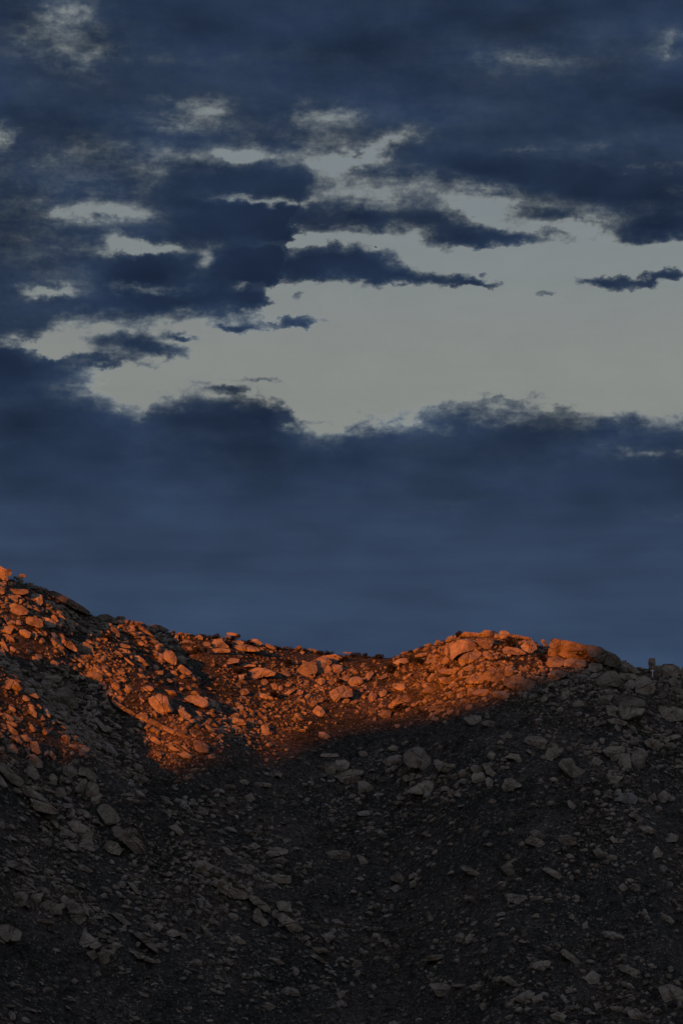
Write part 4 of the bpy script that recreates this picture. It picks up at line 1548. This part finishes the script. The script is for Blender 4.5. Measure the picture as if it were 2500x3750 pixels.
def shrub_mesh(rg, n, size):
    """leaf faces gathered in uneven clumps"""
    cl = [(rg.normal(scale=0.42), rg.normal(scale=0.42), rg.uniform(0.12, 0.72), rg.uniform(0.28, 0.48)) for _ in range(7)]
    V, F, T = [], [], []
    for i in range(n):
        cx, cy, cz, cr = cl[int(rg.integers(0, 7))]
        d = rg.normal(size=3); d *= cr * rg.uniform(0.5, 1) / np.linalg.norm(d)
        p = np.array([cx, cy, cz]) + d
        u = rg.normal(size=3); v = rg.normal(size=3)
        u *= 0.12 / np.linalg.norm(u); v *= 0.10 / np.linalg.norm(v)
        V += [p - u, p - v * 0.8, p + u, p + v]
        F.append([4 * i, 4 * i + 1, 4 * i + 2, 4 * i + 3])
        T += [np.clip(0.15 + rg.normal() * 0.12, 0, 1)] * 4
    return np.array(V) * size, np.array(F), np.array(T)


def stems_mesh(rg, size):
    V, F = [], []
    for i in range(6):
        a = rg.uniform(0, 2 * math.pi); l = rg.uniform(0.5, 0.95)
        top = np.array([math.cos(a) * 0.4, math.sin(a) * 0.4, l])
        b0 = len(V)
        for ring, (p, r) in enumerate(((np.zeros(3) - [0, 0, .2], 0.045), (top * np.array([.45, .45, .55]), 0.03), (top, 0.012))):
            for k in range(5):
                q = 2 * math.pi * k / 5
                V.append(p + r * np.array([math.cos(q), math.sin(q), 0]))
        for ring in range(2):
            for k in range(5):
                F.append([b0 + ring * 5 + k, b0 + ring * 5 + (k + 1) % 5, b0 + ring * 5 + 5 + (k + 1) % 5, b0 + ring * 5 + 5 + k])
    return np.array(V) * size, np.array(F)


shr = {}
for i_, (px, py, rp) in enumerate(SHRUBS):
    rg = np.random.default_rng(300 + i_)
    t_ = ground_depth(px, py + rp * 0.35)
    p = world_at(px, py, t_ - 1.6)
    p = np.array([p[0], p[1], float(terrain_z(p[0], p[1]))])
    size = rp * t_ / FPX * 1.4
    root = link('shrub', None, loc=p)
    root['category'] = 'shrub'
    root['group'] = 'dark shrubs along the ridge and upper slope'
    V, F, T = shrub_mesh(rg, 420, size)
    link('foliage', mesh_from('shrub_foliage', V, F, M_LEAF, False, {'tint': T}), root)
    V, F = stems_mesh(rg, size)
    link('stem', mesh_from('shrub_stem', V, F, M_BARK), root)
    mk, dr, ds = find_slot(np.array([px, py], float))
    shr.setdefault((mk, dr), []).append((ds, root, 'big' if rp > 18 else 'low' if rp < 13 else 'bushy'))
for (mk, dr), L in shr.items():
    L.sort(key=lambda q: q[0])
    short = MARKS[mk].split('|')[1]
    for i_, (ds, root, ad) in enumerate(L):
        root['label'] = f'{ad} dark shrub {dr} the {short}' if len(L) == 1 else f'{ad} dark shrub, {ORD[i_]} {dr} the {short}'

# ------------------------------------------------------------------ the white cross under the balanced block
M_WHITE, t, b = pmat('white_paint', 0.5)
g = t.nodes.new('ShaderNodeNewGeometry').outputs['Position']
t.links.new(rampn(t, nz(t, g, 3.0, 3.0), [(0.3, (0.84, 0.84, 0.84)), (0.6, (0.9, 0.9, 0.9))]), b.inputs['Base Color'])


def beam(name, size, loc, parent):
    bm = bmesh.new()
    bmesh.ops.create_cube(bm, size=1.0)
    bmesh.ops.scale(bm, vec=size, verts=bm.verts)
    bmesh.ops.bevel(bm, geom=bm.edges[:], offset=0.02, segments=2, affect='EDGES')
    me = bpy.data.meshes.new(name)
    bm.to_mesh(me); bm.free()
    me.materials.append(M_WHITE)
    return link(name, me, parent, loc)


kx, ky = 1940 + 1253 / 2.8, 2300 + 484 / 2.8
blk = [q for q in info if q[0] == 'g10'][0]
tcr = (blk[3] - CAM) @ AX_F - 4.2
foot = world_at(kx, ky, tcr)
cross = link('white_cross', None, loc=foot)
cross['label'] = 'thin white cross standing before the square block on the right skyline'
cross['category'] = 'cross'
hh = 62 / 2.8 * tcr / FPX
beam('upright', (0.36, 0.26, hh + 0.9), (0, 0, hh / 2 - 0.45), cross)
beam('crossbar', (hh * 0.58, 0.2, 0.34), (0, -0.04, hh * 0.76), cross)
top_o = [o_ for o_ in COL.objects if o_.get('label', '').startswith('square grey block')][0]

# ------------------------------------------------------------------ two birds crossing the sky
M_FEATHER, t, b = pmat('black_feather', 0.7)
g = t.nodes.new('ShaderNodeNewGeometry').outputs['Position']
t.links.new(rampn(t, nz(t, g, 20.0, 2.0), [(0.3, (0.006, 0.006, 0.007)), (0.7, (0.014, 0.013, 0.013))]), b.inputs['Base Color'])


def bird(px, py, depth, length, label, flap):
    # body: rings from bill to tail along -x .. +x, one skin with the wings drawn out of its sides
    rings = [(-0.50, 0.004, 0), (-0.44, 0.025, 0.004), (-0.38, 0.065, 0.012), (-0.30, 0.085, 0.012), (-0.20, 0.105, 0), (-0.05, 0.125, -0.01), (0.10, 0.105, -0.005), (0.22, 0.065, 0), (0.32, 0.045, 0), (0.50, 0.075, -0.004)]
    flatten = [1, 1, 1, 1, 1, 1, .95, .7, .35, .1]
    bm = bmesh.new()
    K = 10
    R = []
    for (x_, r_, z_), fl in zip(rings, flatten):
        R.append([bm.verts.new((x_, r_ * math.cos(2 * math.pi * k / K), z_ + fl * r_ * math.sin(2 * math.pi * k / K))) for k in range(K)])
    for i in range(len(R) - 1):
        for k in range(K):
            bm.faces.new((R[i][k], R[i][(k + 1) % K], R[i + 1][(k + 1) % K], R[i + 1][k]))
    bm.faces.new(R[0][::-1]); bm.faces.new(R[-1])
    bm.normal_update()
    for sgn in (1, -1):
        root_faces = [f for f in bm.faces if abs(f.normal.y) > 0.8 and f.normal.y * sgn > 0 and -0.21 < f.calc_center_median().x < 0.11]
        cur = root_faces
        for (dy, dx, dz, sc) in ((0.18, -0.03, 0.11 * flap, 1.15), (0.22, 0.02, 0.12 * flap, 0.95), (0.24, 0.10, 0.05 * flap, 0.62), (0.16, 0.12, 0.0, 0.35)):
            ret = bmesh.ops.extrude_face_region(bm, geom=cur)
            vs_ = [e for e in ret['geom'] if isinstance(e, bmesh.types.BMVert)]
            nf = [e for e in ret['geom'] if isinstance(e, bmesh.types.BMFace)]
            bmesh.ops.delete(bm, geom=cur, context='FACES')
            m_ = sum((v.co for v in vs_), Vector()) / len(vs_)
            for v in vs_:
                v.co = m_ + Vector(((v.co.x - m_.x) * sc, (v.co.y - m_.y) * 0.3, (v.co.z - m_.z) * 0.45)) + Vector((dx, dy * sgn, dz))
            cur = nf
    bmesh.ops.subdivide_edges(bm, edges=bm.edges[:], cuts=1, use_grid_fill=True)
    bmesh.ops.smooth_vert(bm, verts=bm.verts, factor=0.4, use_axis_x=True, use_axis_y=True, use_axis_z=True)
    bmesh.ops.recalc_face_normals(bm, faces=bm.faces)
    me = bpy.data.meshes.new('bird')
    bm.to_mesh(me); bm.free()
    me.materials.append(M_FEATHER)
    o = link('bird', me, loc=world_at(px, py, depth))
    o.scale = (length,) * 3
    o.rotation_euler = (math.radians(8), math.radians(14), math.radians(-8))
    o['label'] = label
    o['category'] = 'bird'
    o['group'] = 'birds in the sky'
    return o


bird(1376, 905, 360.0, 0.50, 'black bird gliding over the pale gap in the clouds', 0.2)
bird(432, 74, 700.0, 0.30, 'tiny distant black bird below the dark clouds at top left', 0.2)
